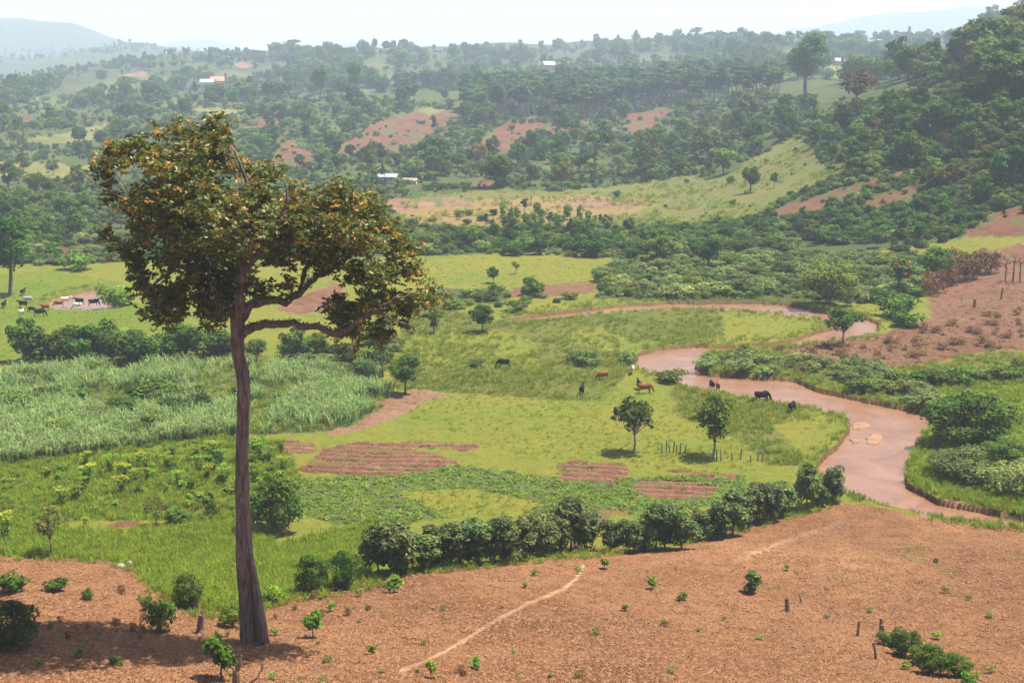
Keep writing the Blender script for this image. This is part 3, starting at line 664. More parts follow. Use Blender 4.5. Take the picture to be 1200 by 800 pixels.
COUNT = {}
def put(kind, loc, h, name, label, cat, group=None, wide=1.0, parts=None, rz=None, variant=None, tilt=0):
    """one plant: an Empty with trunk and crown, or a single mesh where it shows only a few pixels"""
    vs = KINDS[kind]; i = COUNT.get(kind, 0); COUNT[kind] = i + 1
    p = vs[(i if variant is None else variant) % len(vs)]
    rz = random.random() * 6.283 if rz is None else rz
    px = h * F / max(loc[1], 1)
    if parts is None: parts = px > 26
    scl = (h * wide, h * wide, h)
    if parts or p['whole'] is None:
        e = empty(name, loc, rz); e.scale = scl; tag(e, label, cat, group)
        if tilt: e.rotation_euler[1] = tilt
        obj('trunk', p['trunk'], e); obj('crown', p['crown'], e)
        if p['blossom']: obj('blossom', p['blossom'], e)
        return e
    o = obj(name, p['whole'], None, loc); o.rotation_euler = (0, 0, rz); o.scale = scl
    return tag(o, label, cat, group)
def G(u, v): return ground_at([u], [v])[0]
def put_px(kind, u, v, hpx, name, label, cat, group=None, wide=1.0, **kw):
    """plant standing on the ground seen at (u, v), real height worked out from its distance"""
    g = G(u, v); return put(kind, g - [0, 0, .05], hpx * g[1] / F, name, label, cat, group, wide, **kw)

# stuff: geometry-node scatter of small meshes that nobody could count
HIDDEN = []
def scatter(name, P, scale, protos, label=None, wide=None):
    P = np.asarray(P, float); ok = np.isfinite(P).all(1); P = P[ok]; scale = np.asarray(scale)[ok]
    me = bpy.data.meshes.new(name); me.vertices.add(len(P)); me.vertices.foreach_set('co', P.astype(np.float32).ravel())
    a = me.attributes.new('size', 'FLOAT', 'POINT'); a.data.foreach_set('value', scale.astype(np.float32))
    a = me.attributes.new('spin', 'FLOAT', 'POINT'); a.data.foreach_set('value', (rng.random(len(P)) * 6.283).astype(np.float32))
    o = obj(name, me); tag(o, label, kind='stuff')
    coll = bpy.data.collections.new(name + '_kinds')
    for pm in protos:
        po = bpy.data.objects.new(name + '_piece', pm); coll.objects.link(po)
    ng = bpy.data.node_groups.new(name + '_scatter', 'GeometryNodeTree')
    ng.interface.new_socket('Geometry', in_out='INPUT', socket_type='NodeSocketGeometry'); ng.interface.new_socket('Geometry', in_out='OUTPUT', socket_type='NodeSocketGeometry')
    N = ng.nodes; L = ng.links.new
    gi = N.new('NodeGroupInput'); go = N.new('NodeGroupOutput')
    ci = N.new('GeometryNodeCollectionInfo'); ci.inputs['Collection'].default_value = coll; ci.inputs['Separate Children'].default_value = True; ci.inputs['Reset Children'].default_value = True
    ip = N.new('GeometryNodeInstanceOnPoints'); ip.inputs['Pick Instance'].default_value = True
    ri = N.new('FunctionNodeRandomValue'); ri.data_type = 'INT'; ri.inputs[4].default_value = 0; ri.inputs[5].default_value = len(protos) - 1
    az = N.new('GeometryNodeInputNamedAttribute'); az.data_type = 'FLOAT'; az.inputs[0].default_value = 'size'
    ar = N.new('GeometryNodeInputNamedAttribute'); ar.data_type = 'FLOAT'; ar.inputs[0].default_value = 'spin'
    cx = N.new('ShaderNodeCombineXYZ'); L(ar.outputs[0], cx.inputs[2])
    mp = N.new('GeometryNodeMeshToPoints'); L(gi.outputs[0], mp.inputs[0]); L(mp.outputs[0], ip.inputs['Points'])
    L(ci.outputs[0], ip.inputs['Instance']); L(ri.outputs[2], ip.inputs['Instance Index']); L(cx.outputs[0], ip.inputs['Rotation']); L(az.outputs[0], ip.inputs['Scale'])
    L(ip.outputs[0], go.inputs[0])
    md = o.modifiers.new('scatter', 'NODES'); md.node_group = ng
    return o
def tuft(seed, n, h, spread, w, mat, bend=.5, huep=.5):
    rg = np.random.default_rng(seed); b = MB()
    for i in range(n):
        a = rg.random() * 6.283; r0 = spread * rg.random() ** .5; p = np.array([math.cos(a) * r0, math.sin(a) * r0, -.02])
        a2 = a + rg.normal() * .8; hh = h * (.6 + .5 * rg.random()); o = hh * bend * (.3 + .9 * rg.random()); d = np.array([math.cos(a2), math.sin(a2), 0]); sd = np.array([-d[1], d[0], 0]) * w * (.7 + .6 * rg.random())
        q = [p, p + d * o * .25 + [0, 0, hh * .55], p + d * o * .62 + [0, 0, hh * .9], p + d * o * 1.05 + [0, 0, hh * (.95 - .25 * bend * rg.random())]]
        v = np.array([q[0] - sd * .6, q[0] + sd * .6, q[1] - sd, q[1] + sd, q[2] - sd * .7, q[2] + sd * .7, q[3] - sd * .1, q[3] + sd * .1])
        b.add(v, [(0, 1, 3, 2), (2, 3, 5, 4), (4, 5, 7, 6)], 0, (.7 + .6 * rg.random(), huep * rg.random() ** 1.5, 0))
    return b.mesh('tuft', [M[mat]])
TUFT = [tuft(s, 14, .5, .35, .035, 'blade') for s in range(3)]
TALL = [tuft(10 + s, 20, .75, .55, .035, 'bladetall', .6) for s in range(4)]
LUSH = [tuft(20 + s, 22, .9, .55, .035, 'blade', .55) for s in range(4)]
CANE = [tuft(30 + s, 20, 2.3, .55, .06, 'cane', .75, .9) for s in range(4)]
def crop_clump(seed):
    rg = np.random.default_rng(seed); b = MB(); n = 26
    d = sph(n, rg); d[:, 2] = abs(d[:, 2]); b.leaves(d * [.38, .38, .28], d * .5 + [0, 0, .8] + rg.normal(size=(n, 3)) * .2, .24, .15, np.stack([.7 + .6 * rg.random(n), rg.random(n), rg.random(n)], 1), 0, rg, droop=.2)
    return b.mesh('crop_clump', [M['crop']])
CROP = [crop_clump(s) for s in range(3)]
def litter_bit(seed):
    rg = np.random.default_rng(seed); b = MB(); n = 7
    P = rg.normal(size=(n, 3)) * [.22, .22, .0] + [0, 0, .03]
    b.leaves(P, np.array([0, 0, 1.]) + rg.normal(size=(n, 3)) * .6, .20, .09, np.stack([.7 + .7 * rg.random(n), rg.random(n), rg.random(n)], 1), 0, rg, droop=.25)
    return b.mesh('litter_bit', [M['litter']])
LITTER = [litter_bit(s) for s in range(5)]
def clod(seed):
    rg = np.random.default_rng(seed); b = MB()
    lat = np.linspace(-1.2, 1.4, 4); V = []
    for a in lat:
        an = np.linspace(0, 6.283, 6, endpoint=False); V.append(np.stack([np.cos(a) * np.cos(an), np.cos(a) * np.sin(an), np.full(6, np.sin(a) * .7)], 1) * (.75 + .5 * rg.random((6, 1))))
    V = np.concatenate(V) * .13
    f = [(i * 6 + j, i * 6 + (j + 1) % 6, (i + 1) * 6 + (j + 1) % 6, (i + 1) * 6 + j) for i in range(3) for j in range(6)] + [(18, 19, 20, 21), (18, 21, 22, 23)]
    b.add(V, f, 0, (1, 0, 0)); return b.mesh('clod', [M['clod']])
CLOD = [clod(s) for s in range(4)]
# ------------------------------------------------------------------ ground cover nobody could count
def px_scatter(polys, per, seed, jit=0):
    out = []
    for k, p in enumerate(polys):
        q = np.asarray(p, float); a = .5 * abs(np.dot(q[:, 0], np.roll(q[:, 1], 1)) - np.dot(q[:, 1], np.roll(q[:, 0], 1)))
        out.append(sample_poly(p, int(a / per), seed + k))
    s = np.concatenate(out); return ground_at(s[:, 0], s[:, 1])
def clear_of_water(P):
    u, v = project(P[:, 0], P[:, 1], P[:, 2]); return ~(inpoly(np.array(RIVER), u, v) | inpoly(np.array(POND), u, v)) & (P[:, 2] > -.6)
LP = {}
for nm, soil, poly in LAND: LP.setdefault(nm, []).append(poly)
FIELD_VIS = [(max(-40, min(1240, x)), min(y, 830)) for x, y in FIELD]
BARE = LP['soil'] + LP['pink'] + LP['pale'] + LP['yellow']
def off_bare(s):
    k = np.ones(len(s), bool)
    for p in BARE: k &= ~inpoly(p, s[:, 0], s[:, 1])
    return s[k]
def off_trail(P):
    u, v = project(P[:, 0], P[:, 1], P[:, 2]); d = np.full(len(P), 1e9)
    for ln, sh in ((TRAIL, 0), (TRAIL2, 1.5)):
        for a, b in zip(np.array(ln[:-1], float), np.array(ln[1:], float)):
            ab = b - a; t_ = np.clip(((u - a[0]) * ab[0] + (v - a[1]) * ab[1]) / (ab @ ab), 0, 1); d = np.minimum(d, np.hypot(u - a[0] - t_ * ab[0], v - a[1] - t_ * ab[1]) + sh)
    return P[d > 2.6]
P = px_scatter([FIELD_VIS], 7.0, 11); P = off_trail(P)[:]; scatter('leaf_litter', P, .3 + .6 * rng.random(len(P)) ** 1.6, LITTER, 'dry leaf litter and straw scattered over the bare red field')
P = off_trail(px_scatter([FIELD_VIS], 8.0, 12)); scatter('earth_rubble', P - [0, 0, .03], .4 + 1.3 * rng.random(len(P)) ** 2, CLOD, 'small clods of red earth over the bare field')
def clip_poly(p): return [(max(-30, min(1230, x)), y) for x, y in p]
P = px_scatter([clip_poly(p) for p in LP['tall']], 9.0, 13); P = P[clear_of_water(P)]
nz = fbm(P[:, 0] / 10, P[:, 1] / 10, 3, 83); P = P[nz > -.10 + .08 * rng.normal(size=len(P))]
scatter('tall_grass', P, .4 + .8 * rng.random(len(P)) ** 1.5, TALL, 'tall dark tussock grass of the river meadows')
P = px_scatter([clip_poly(LP['lush'][1])], 11, 14); Q = px_scatter([clip_poly(LP['lush'][2])], 6.5, 15); Q2 = px_scatter([clip_poly(LP['lush'][3])], 12, 16)
P = np.concatenate([P, Q, Q2]); P = P[clear_of_water(P)]
fd = ground_at(*zip(*[(u, v) for u, v in FIELD if -40 <= u <= 320]))
scatter('meadow_grass', P, .4 + .6 * rng.random(len(P)), LUSH, 'lush bright green uncut grass')
fl = LP['lawn'] + [LP['lush'][0], [(470, 440), (700, 455), (790, 470), (900, 520), (880, 560), (640, 540), (560, 520), (480, 490)]]
P = px_scatter([clip_poly(p) for p in fl], 22, 17); P = P[clear_of_water(P)]
scatter('short_grass', P, .35 + .5 * rng.random(len(P)) ** 2, TUFT, 'short grazed yellow green grass')
P = px_scatter([clip_poly(LP['reed'][0])], 11.5, 18); gn = fbm(P[:, 0] / 7, P[:, 1] / 7, 3, 81); gap = gn > -.035 + .05 * rng.normal(size=len(P))
Q = P[~gap]; scatter('cane_field_undergrowth', Q, .5 + .7 * rng.random(len(Q)), TALL + LUSH + CROP, 'weeds and low herbs in the gaps of the cane grass')
scatter('cane_grass', P[gap], .6 + .6 * rng.random(gap.sum()), CANE, 'pale green standing cane grass filling a field')
# crop rows
P = px_scatter([clip_poly(p) for p in LP['crop']], 13, 19); bare = np.zeros(len(P), bool); u, v = project(P[:, 0], P[:, 1], P[:, 2])
for p in LP['soil'] + LP['lawn']: bare |= inpoly(p, u, v)
P = P[~bare]; scatter('crop_foliage', P, .7 + .6 * rng.random(len(P)), CROP, 'low green leafy crop growing in rows')
rows = []
for p in LP['soil'][-9:-3]:
    q = np.asarray(p, float); g = ground_at(q[:, 0], q[:, 1]); x0, x1 = g[:, 0].min(), g[:, 0].max(); y0, y1 = g[:, 1].min(), g[:, 1].max()
    for yy in np.arange(y0, y1, 1.5):
        xx = np.arange(x0, x1, .6); xx = xx + rng.normal(size=len(xx)) * .15; zz = ht(xx, np.full(len(xx), yy)); u, v = project(xx, np.full(len(xx), yy), zz)
        k = inpoly(p, u, v) & (rng.random(len(xx)) < .6); rows.append(np.stack([xx[k], np.full(k.sum(), yy) + .1 * rng.normal(size=k.sum()), zz[k]], 1))
rows = np.concatenate(rows); scatter('seedling_foliage', rows, .3 + .5 * rng.random(len(rows)), CROP, 'seedlings in rows on the tilled plots')
# waterside fringe
def edge_pts(poly, n, off, seed, closed=True):
    g = np.random.default_rng(seed); p = np.asarray(poly, float); q = np.roll(p, -1, 0); L = np.hypot(*(q - p).T); c = L / L.sum()
    i = g.choice(len(p), n, p=c); t_ = g.random(n)[:, None]; w = p[i] * (1 - t_) + q[i] * t_
    d = (q - p)[i] / (L[i][:, None] + 1e-9); nrm = np.stack([d[:, 1], -d[:, 0]], 1)
    return w + nrm * (np.abs(g.normal(size=n)) * off + 1.0)[:, None] * np.array([1, .45])
def orient(poly):
    p = np.asarray(poly, float); a = np.dot(p[:, 0], np.roll(p[:, 1], -1)) - np.dot(p[:, 1], np.roll(p[:, 0], -1)); return p if a > 0 else p[::-1]
E = np.concatenate([edge_pts(orient(RIVER), 2200, 7, 20), edge_pts(orient(POND)[[0, 1, 2, 3, 4, 5]] if False else np.array([(50, 350), (70, 343), (90, 339), (112, 335), (122, 340)]), 90, 2, 22)]); E = E[(E[:, 1] < 588) | (E[:, 0] > 1090)]
P = ground_at(E[:, 0], E[:, 1]); ok = np.isfinite(P).all(1); P = P[ok]; P = P[clear_of_water(P)]
scatter('bank_grass', P, .35 + .65 * rng.random(len(P)) ** 1.4, LUSH + TALL, 'grass overhanging the river banks')
E = edge_pts(orient(RIVER), 500, 3, 23); E = E[(E[:, 1] >= 585) & (E[:, 0] < 1215)]; P = ground_at(E[:, 0], E[:, 1]); P = P[clear_of_water(P)]
scatter('verge_grass', P, .2 + .35 * rng.random(len(P)), LUSH, 'thin strip of grass between the bare field and the river')
# hillside undergrowth and far woods
HILL = [(-30, 118), (300, 100), (540, 125), (700, 118), (900, 110), (1000, 118), (1230, 100), (1230, 245), (1085, 282), (940, 280), (820, 282), (480, 300), (-30, 312)]
s = sample_poly(HILL, 20000, 24); s = np.concatenate([off_bare(s), s[::11]]); k = fbm(s[:, 0] / 45, s[:, 1] / 12, 3, 84) > -.20
s = s[k]; k = ~(inpoly(LAND[2][2], s[:, 0], s[:, 1]) | inpoly(LAND[3][2], s[:, 0], s[:, 1])) | (np.random.default_rng(3).random(len(s)) < .02)
P = ground_at(s[k, 0], s[k, 1]); n = len(P)
scatter('hillside_undergrowth', P - [0, 0, .2], (1 + .7 * smooth(500, 1200, P[:, 1])) * (.9 + 2.3 * rng.random(n) ** 2.5), [p['whole'] for p in KINDS['bush'] + KINDS['bush_dark'] + KINDS['bush_grey'][:3] + KINDS['bush_bright'][:2]], 'tangled scrub covering the hillsides')
FARW = [(-20, 96), (150, 70), (300, 62), (600, 60), (700, 54), (900, 47), (1050, 46), (1120, 38), (1220, 12), (1220, 100), (1050, 100), (900, 92), (700, 100), (540, 108), (300, 118), (-20, 130)]
s = off_bare(sample_poly(FARW, 4200, 25)); s = s[(fbm(s[:, 0] / 55, s[:, 1] / 13, 4, 65) < .08) & (fbm(s[:, 0] / 30, s[:, 1] / 7, 3, 86) > -.16)]
s = np.concatenate([s, sample_poly([(60, 86), (150, 69), (300, 61), (450, 59), (600, 59), (700, 52), (850, 46), (1050, 45), (1130, 40), (1130, 52), (1050, 56), (850, 58), (700, 64), (600, 70), (450, 70), (300, 74), (150, 82)], 520, 28), sample_poly([(-20, 62), (150, 49), (230, 60), (310, 64), (310, 72), (150, 62), (-20, 76)], 420, 26)])
for hu, hv in ((248, 101), (643, 82), (991, 77)): s = s[~((abs(s[:, 0] - hu) < 16) & (s[:, 1] > hv - 1) & (s[:, 1] < hv + 16))]
P = ground_at(s[:, 0], s[:, 1]); lowl = np.where((s[:, 0] < 320) & (s[:, 1] < 100), .6, 1.0)
scatter('far_woods', P - [0, 0, .4], lowl * (6 + 17 * rng.random(len(P)) ** 2.2), [p['whole'] for p in KINDS['round_dark'] + KINDS['round_mid'] + KINDS['tall_dark'] + KINDS['euca'][:2] + KINDS['bush_dark'][:3] + KINDS['round_olive'][:2] + KINDS['bush'][:2] + KINDS['flat'][:1]], 'hazy woods along the far ridge')

P = px_scatter([clip_poly(p) for p in LP['dry']], 13, 27); scatter('brush_litter', P, .8 + 1.7 * rng.random(len(P)) ** 2, LITTER, 'cut stalks and straw strewn over the brown clearing')
E = sample_poly([(0, 640), (60, 640), (130, 646), (165, 662), (190, 685), (215, 704), (270, 712), (312, 698), (400, 684), (440, 676), (470, 664), (690, 642), (840, 620), (985, 582), (990, 592), (840, 634), (690, 656), (560, 668), (470, 678), (440, 692), (312, 714), (270, 728), (205, 720), (175, 694), (150, 672), (125, 662), (60, 658), (0, 660)], 1500, 28)
P = ground_at(E[:, 0], E[:, 1]); scatter('field_edge_grass', P, .2 + .6 * rng.random(len(P)) ** 2, LUSH + TALL, 'ragged weeds and grass along the edge of the bare field')

P = px_scatter([[(700, 348), (705, 316), (760, 300), (1000, 296), (1090, 302), (1080, 346), (1010, 357), (960, 350), (800, 351)], [(478, 300), (480, 285), (560, 270), (700, 268), (820, 270), (935, 282), (935, 300), (840, 306), (700, 302), (560, 298)]], 12, 29)
scatter('thicket_undergrowth', P - [0, 0, .2], .7 + 1.5 * rng.random(len(P)) ** 2, [p['whole'] for p in KINDS['bush_grey'] + KINDS['bush'][:3]], 'low tangled greenery filling the thickets beyond the river')

P = px_scatter([LAND[2][2], LAND[3][2]], 14, 30); pn = fbm(P[:, 0] / 14, P[:, 1] / 14, 3, 88); P = P[pn > -.02]
scatter('pasture_grass', P, .7 + 1.3 * rng.random(len(P)) ** 2, TALL + LUSH, 'rough grass and weeds on the sloping pasture')
# ------------------------------------------------------------------ the great tree
def great_tree():
    rg = np.random.default_rng(77)
    base = G(296, 752); Y0 = base[1]; mpp = Y0 / F
    def Pt(u, v, dy=0.0): return at_depth(u, v, Y0 + dy) - base
    root = empty('rainforest_tree', base); tag(root, 'towering tree with bare trunk and rust tinged crown standing alone in the bare field', 'tree')
    # trunk: an outline with buttress flutes
    sta = [(298, 762, 17.5), (297, 748, 15), (294, 725, 13.2), (290, 690, 11.6), (286, 655, 10.4), (285, 615, 9.3), (284, 570, 8.4), (284, 530, 7.7), (285, 490, 7.5), (286, 455, 7.7), (284, 436, 8.2), (279, 415, 7.5), (278, 395, 7.8), (278, 372, 8.8)]
    V = []; seg = 28; an = np.linspace(0, 2 * np.pi, seg, endpoint=False)
    ph = [0.4, 1.5, 2.7, 3.7, 4.7, 5.6]
    c_list = []
    dense = []
    for (a, b) in zip(sta[:-1], sta[1:]):
        for q in np.linspace(0, 1, 4)[:-1]: dense.append(tuple(np.array(a) * (1 - q) + np.array(b) * q))
    dense.append(sta[-1])
    for (u, v, r) in dense:
        c = Pt(u, v); rr = r * mpp
        fl = np.clip((v - 560) / 195, 0, 1) ** 1.3
        lob = np.zeros(seg)
        for p_ in ph: lob = np.maximum(lob, np.exp(-((np.angle(np.exp(1j * (an - p_)))) / .36) ** 2))
        prof = rr * (1 - .30 * fl + .46 * fl * lob) * (1 + .06 * (rg.random(seg) - .5) + .05 * np.sin(an * 3 + v * .02))
        V.append(np.stack([c[0] + np.cos(an) * prof, c[1] + np.sin(an) * prof, np.full(seg, c[2])], 1))
    k = len(V); V = np.concatenate(V)
    i, j = np.meshgrid(np.arange(k - 1), np.arange(seg), indexing='ij'); j2 = (j + 1) % seg
    f = np.stack([i * seg + j, i * seg + j2, (i + 1) * seg + j2, (i + 1) * seg + j], -1).reshape(-1, 4)
    trunk = obj('trunk', mesh_np('trunk', V, f, [M['herobark']], smooth_=True), root)
    # the second stem grown against the foot of the trunk
    sb = MB(); sb.tube([Pt(310, 762, -.9), Pt(307, 730, -.75), Pt(302, 700, -.6), Pt(297, 668, -.4), Pt(291, 630, -.1)], [7 * mpp, 5.8 * mpp, 5.2 * mpp, 4.2 * mpp, 2 * mpp], 10, wob=.15, rg=rg)
    obj('buttress_root', sb.mesh('buttress_root', [M['herobark']], True), trunk)
    limbs = [  # main limbs: (u, v, depth offset, radius px)
        [(279, 378, 0, 8.5), (272, 360, .3, 7.5), (258, 345, .8, 6), (246, 325, 1.2, 5.5), (236, 300, 1.6, 4.8), (222, 272, 2.0, 4), (208, 240, 2.2, 3.2), (196, 208, 2.4, 2), (186, 178, 2.6, 1)],
        [(278, 376, 0, 8), (281, 350, -.3, 6.5), (284, 325, -.8, 5.8), (282, 298, -1.2, 5), (290, 268, -1.4, 4), (296, 238, -1.8, 3), (286, 205, -2, 2), (270, 170, -2.2, 1)],
        [(280, 374, 0, 7.5), (296, 357, .3, 6), (318, 352, .8, 5.5), (338, 354, 1.0, 5), (352, 340, 1.3, 4.5), (366, 326, 1.6, 4), (388, 316, 2, 3.4), (412, 296, 2.4, 2.5), (430, 268, 2.6, 1.6), (440, 245, 2.8, .8)],
        [(283, 392, 0, 7), (298, 382, -.3, 5.8), (322, 379, -.8, 5.2), (348, 380, -1.2, 4.6), (372, 384, -1.6, 4.2), (392, 392, -2, 4), (412, 384, -2.2, 3.2), (436, 366, -2.6, 2.4), (462, 350, -3, 1.5), (488, 342, -3.2, .8)],
        [(246, 325, 1.2, 4.5), (232, 318, .4, 4), (214, 312, -.6, 3.4), (196, 320, -1.4, 2.6), (178, 334, -2, 1.8), (165, 345, -2.2, 1)],
        [(238, 302, 1.6, 4), (214, 290, 2.4, 3.2), (188, 272, 3.2, 2.4), (160, 240, 4, 1.6), (138, 205, 4.4, .8)],
        [(284, 322, -.8, 4.5), (300, 300, -2, 3.6), (320, 270, -3, 2.6), (336, 240, -3.6, 1.6), (334, 214, -4, .8)],
        [(352, 340, 1.3, 3.6), (358, 312, 2.4, 3), (372, 285, 3.4, 2.4), (386, 255, 4, 1.6), (388, 228, 4.4, .8)],
        [(258, 345, .8, 4), (246, 290, 3.5, 3), (244, 240, 5, 2), (240, 180, 5.4, 1)],
    ]
    nodes = []
    for L_ in limbs:
        b = MB(); pts = np.array([Pt(u, v, d) for u, v, d, r in L_]); rad = np.array([r * mpp for *_, r in L_]) * .92
        tt = np.linspace(0, 1, len(pts)); tq = np.linspace(0, 1, len(pts) * 3)
        pts2 = np.stack([np.interp(tq, tt, pts[:, a]) for a in range(3)], 1); pts2[1:-1] += rg.normal(size=(len(tq) - 2, 3)) * .07
        b.tube(pts2, np.interp(tq, tt, rad), 9, wob=.25, rg=rg)
        lo = obj('limb', b.mesh('limb', [M['herobark']], True), root)
        mb = MB(); n = 0
        for q in range(2, len(pts2) - len(pts2) // 3):
            for _ in range(16):
                r0 = np.interp(tq[q], tt, rad); a = rg.random() * 6.28
                mb.leaves((pts2[q] + rg.normal(size=3) * [.2, .2, .0] + [math.cos(a) * r0 * .8, math.sin(a) * r0 * .8, r0 * (.6 + .4 * rg.random())])[None], rg.normal(size=(1, 3)) + [0, 0, .8], .16 + .2 * rg.random(), .09, np.array([[.7 + .5 * rg.random(), rg.random(), 0]]), 0, rg, droop=.3)
        obj('moss_clumps', mb.mesh('moss_clumps', [M['olive']]), lo)
        nodes.append(pts2)
    nodes = np.concatenate(nodes)
    OUT = [(107, 190), (113, 178), (128, 160), (152, 166), (160, 154), (190, 152), (204, 139), (222, 147), (236, 144), (252, 136), (278, 144), (284, 163), (270, 180), (300, 192), (320, 188), (342, 204), (346, 217), (362, 214), (385, 211), (410, 215), (442, 229), (462, 247), (478, 270), (490, 300), (502, 326), (521, 350), (508, 364), (484, 362), (478, 384), (452, 402), (430, 396), (412, 396), (388, 384), (382, 356), (398, 338), (394, 322),
           (372, 316), (356, 330), (340, 342), (320, 340), (302, 352), (284, 342), (268, 352), (262, 376), (250, 386), (240, 372), (222, 352), (205, 378), (186, 374), (165, 366), (148, 350), (158, 322), (132, 292), (118, 272), (146, 252), (124, 226), (128, 212), (110, 202)]
    HOLES = [[(194, 302), (226, 300), (222, 322), (198, 326)], [(255, 268), (268, 262), (270, 282), (258, 284)], [(330, 290), (345, 286), (348, 300), (334, 304)], [(285, 300), (310, 300), (318, 330), (290, 330)], [(165, 208), (182, 204), (184, 216), (170, 220)], [(395, 275), (408, 270), (410, 284), (398, 286)], [(196, 172), (206, 168), (210, 178), (200, 182)]]
    ou = np.array(OUT, float)
    # distance to the outline sets how deep the crown is there
    def edge_d(p):
        d = np.full(len(p), 1e9)
        for a, b in zip(ou, np.roll(ou, -1, 0)):
            ab = b - a; t_ = np.clip(((p - a) @ ab) / (ab @ ab), 0, 1); d = np.minimum(d, np.hypot(*(p - a - t_[:, None] * ab).T))
        return d
    cl = sample_poly(OUT, 1600, 5, 6.8); ed = edge_d(cl)
    keep = (ed > 2.5) & (fbm(cl[:, 0] / 16, cl[:, 1] / 16, 2, 93) > -.065)
    for h_ in HOLES: keep &= ~inpoly(h_, cl[:, 0], cl[:, 1])
    cl = cl[keep]; ed = ed[keep]
    half = np.minimum(6.2, .5 + ed * .08)
    cl2 = []; 
    LOWC = [(228, 296), (330, 290), (338, 348), (228, 352)]; lowc = inpoly(LOWC, cl[:, 0], cl[:, 1])
    for (u, v), hf, lc in zip(cl, half, lowc):
        n = 1 if lc or hf < 3.4 or rg.random() < .4 else 2
        for _ in range(n): cl2.append((u + rg.normal() * 1.2, v + rg.normal() * 1.2, hf * (rg.random() * .9 + .35 if lc else 2 * rg.random() - 1)))
    cl2 = np.array(cl2); C3 = at_depth(cl2[:, 0], cl2[:, 1], Y0 + cl2[:, 2]).T - base
    zr = (C3[:, 2] - C3[:, 2].min()) / np.ptp(C3[:, 2])
    patch = fbm(cl2[:, 0] / 40, cl2[:, 1] / 40, 3, 95) * 2
    rust = np.clip(.10 + .22 * patch + .20 * (zr - .4) + .08 * (cl2[:, 0] > 330), .03, .5)
    leafm = MB(); twig = MB()
    for ci, c in enumerate(C3):
        cb = .75 + .55 * rg.random()
        # twig to the nearest limb
        d = np.linalg.norm(nodes - c, axis=1); nn = nodes[np.argmin(d)]
        if d.min() < 1.7 and rg.random() < .5:
            mid = (nn + c) / 2 + rg.normal(size=3) * .25 + [0, 0, .15]; twig.tube([nn, mid, c], [.045, .03, .012], 4, rg=rg, cap=False)
        nro = 8
        rc = c + rg.normal(size=(nro, 3)) * [.36, .36, .30]
        ax = rg.normal(size=(nro, 3)) * .5 + [0, 0, .9]
        for q in range(nro):
            nl = 7; a = np.arange(nl) * 2.4 + rg.random() * 6; el = .25 + .5 * rg.random(nl)
            T = np.stack([np.cos(a), np.sin(a), .5 - 1.5 * rg.random(nl)], 1); T /= np.linalg.norm(T, axis=1, keepdims=True)
            Nn = np.array([0, 0, .55]) + rg.normal(size=(nl, 3)) * .75
            Ls = .36 * (.65 + .6 * rg.random(nl)); Pn = rc[q] + T * Ls[:, None] * .5
            g = np.clip((.4 + .5 * rg.random() if rg.random() < rust[ci] else .05 * rg.random()) + .07 * rg.normal(size=nl), 0, 1)
            tint = np.stack([np.full(nl, cb * (.8 + .4 * rg.random())) * (.8 + .4 * rg.random(nl)), g, rg.random(nl)], 1)
            leafm.leaves(Pn, Nn, Ls, Ls * .46, tint, 0, rg, T=T, droop=.2)
    obj('crown', leafm.mesh('crown', [M['hero']]), root)
    tw = MB()
    obj('twig_canopy', twig.mesh('twig_canopy', [M['herobark']], True), root)
    # bare dead twig sticking out past the crown
    for L_ in ([(150, 236), (135, 228), (115, 218), (95, 202), (85, 196)], [(300, 255), (296, 262), (284, 262)], [(455, 372), (470, 378), (486, 383), (500, 376)]):
        b = MB(); b.tube([Pt(u, v, -2) for u, v in L_], np.linspace(.09, .02, len(L_)), 5, rg=rg)
        obj('dead_twig', b.mesh('dead_twig', [M['deadwood']], True), root)
    # hanging creeper strands
    b = MB()
    for (u, v0, v1) in [(258, 350, 384), (252, 345, 376), (248, 330, 372), (415, 392, 418), (420, 390, 410), (448, 392, 412), (246, 360, 390), (395, 388, 402)]:
        for _ in range(60):
            vv = v0 + (v1 - v0) * rg.random(); b.leaves((Pt(u + rg.normal() * 2.2, vv, -.6 + rg.normal() * .4))[None], rg.normal(size=(1, 3)) + [0, -.5, .3], .22, .12, np.array([[.7 + .4 * rg.random(), rg.random() * .7, 0]]), 0, rg)
    obj('creeper_vine', b.mesh('creeper_vine', [M['hero']]), root)
great_tree()
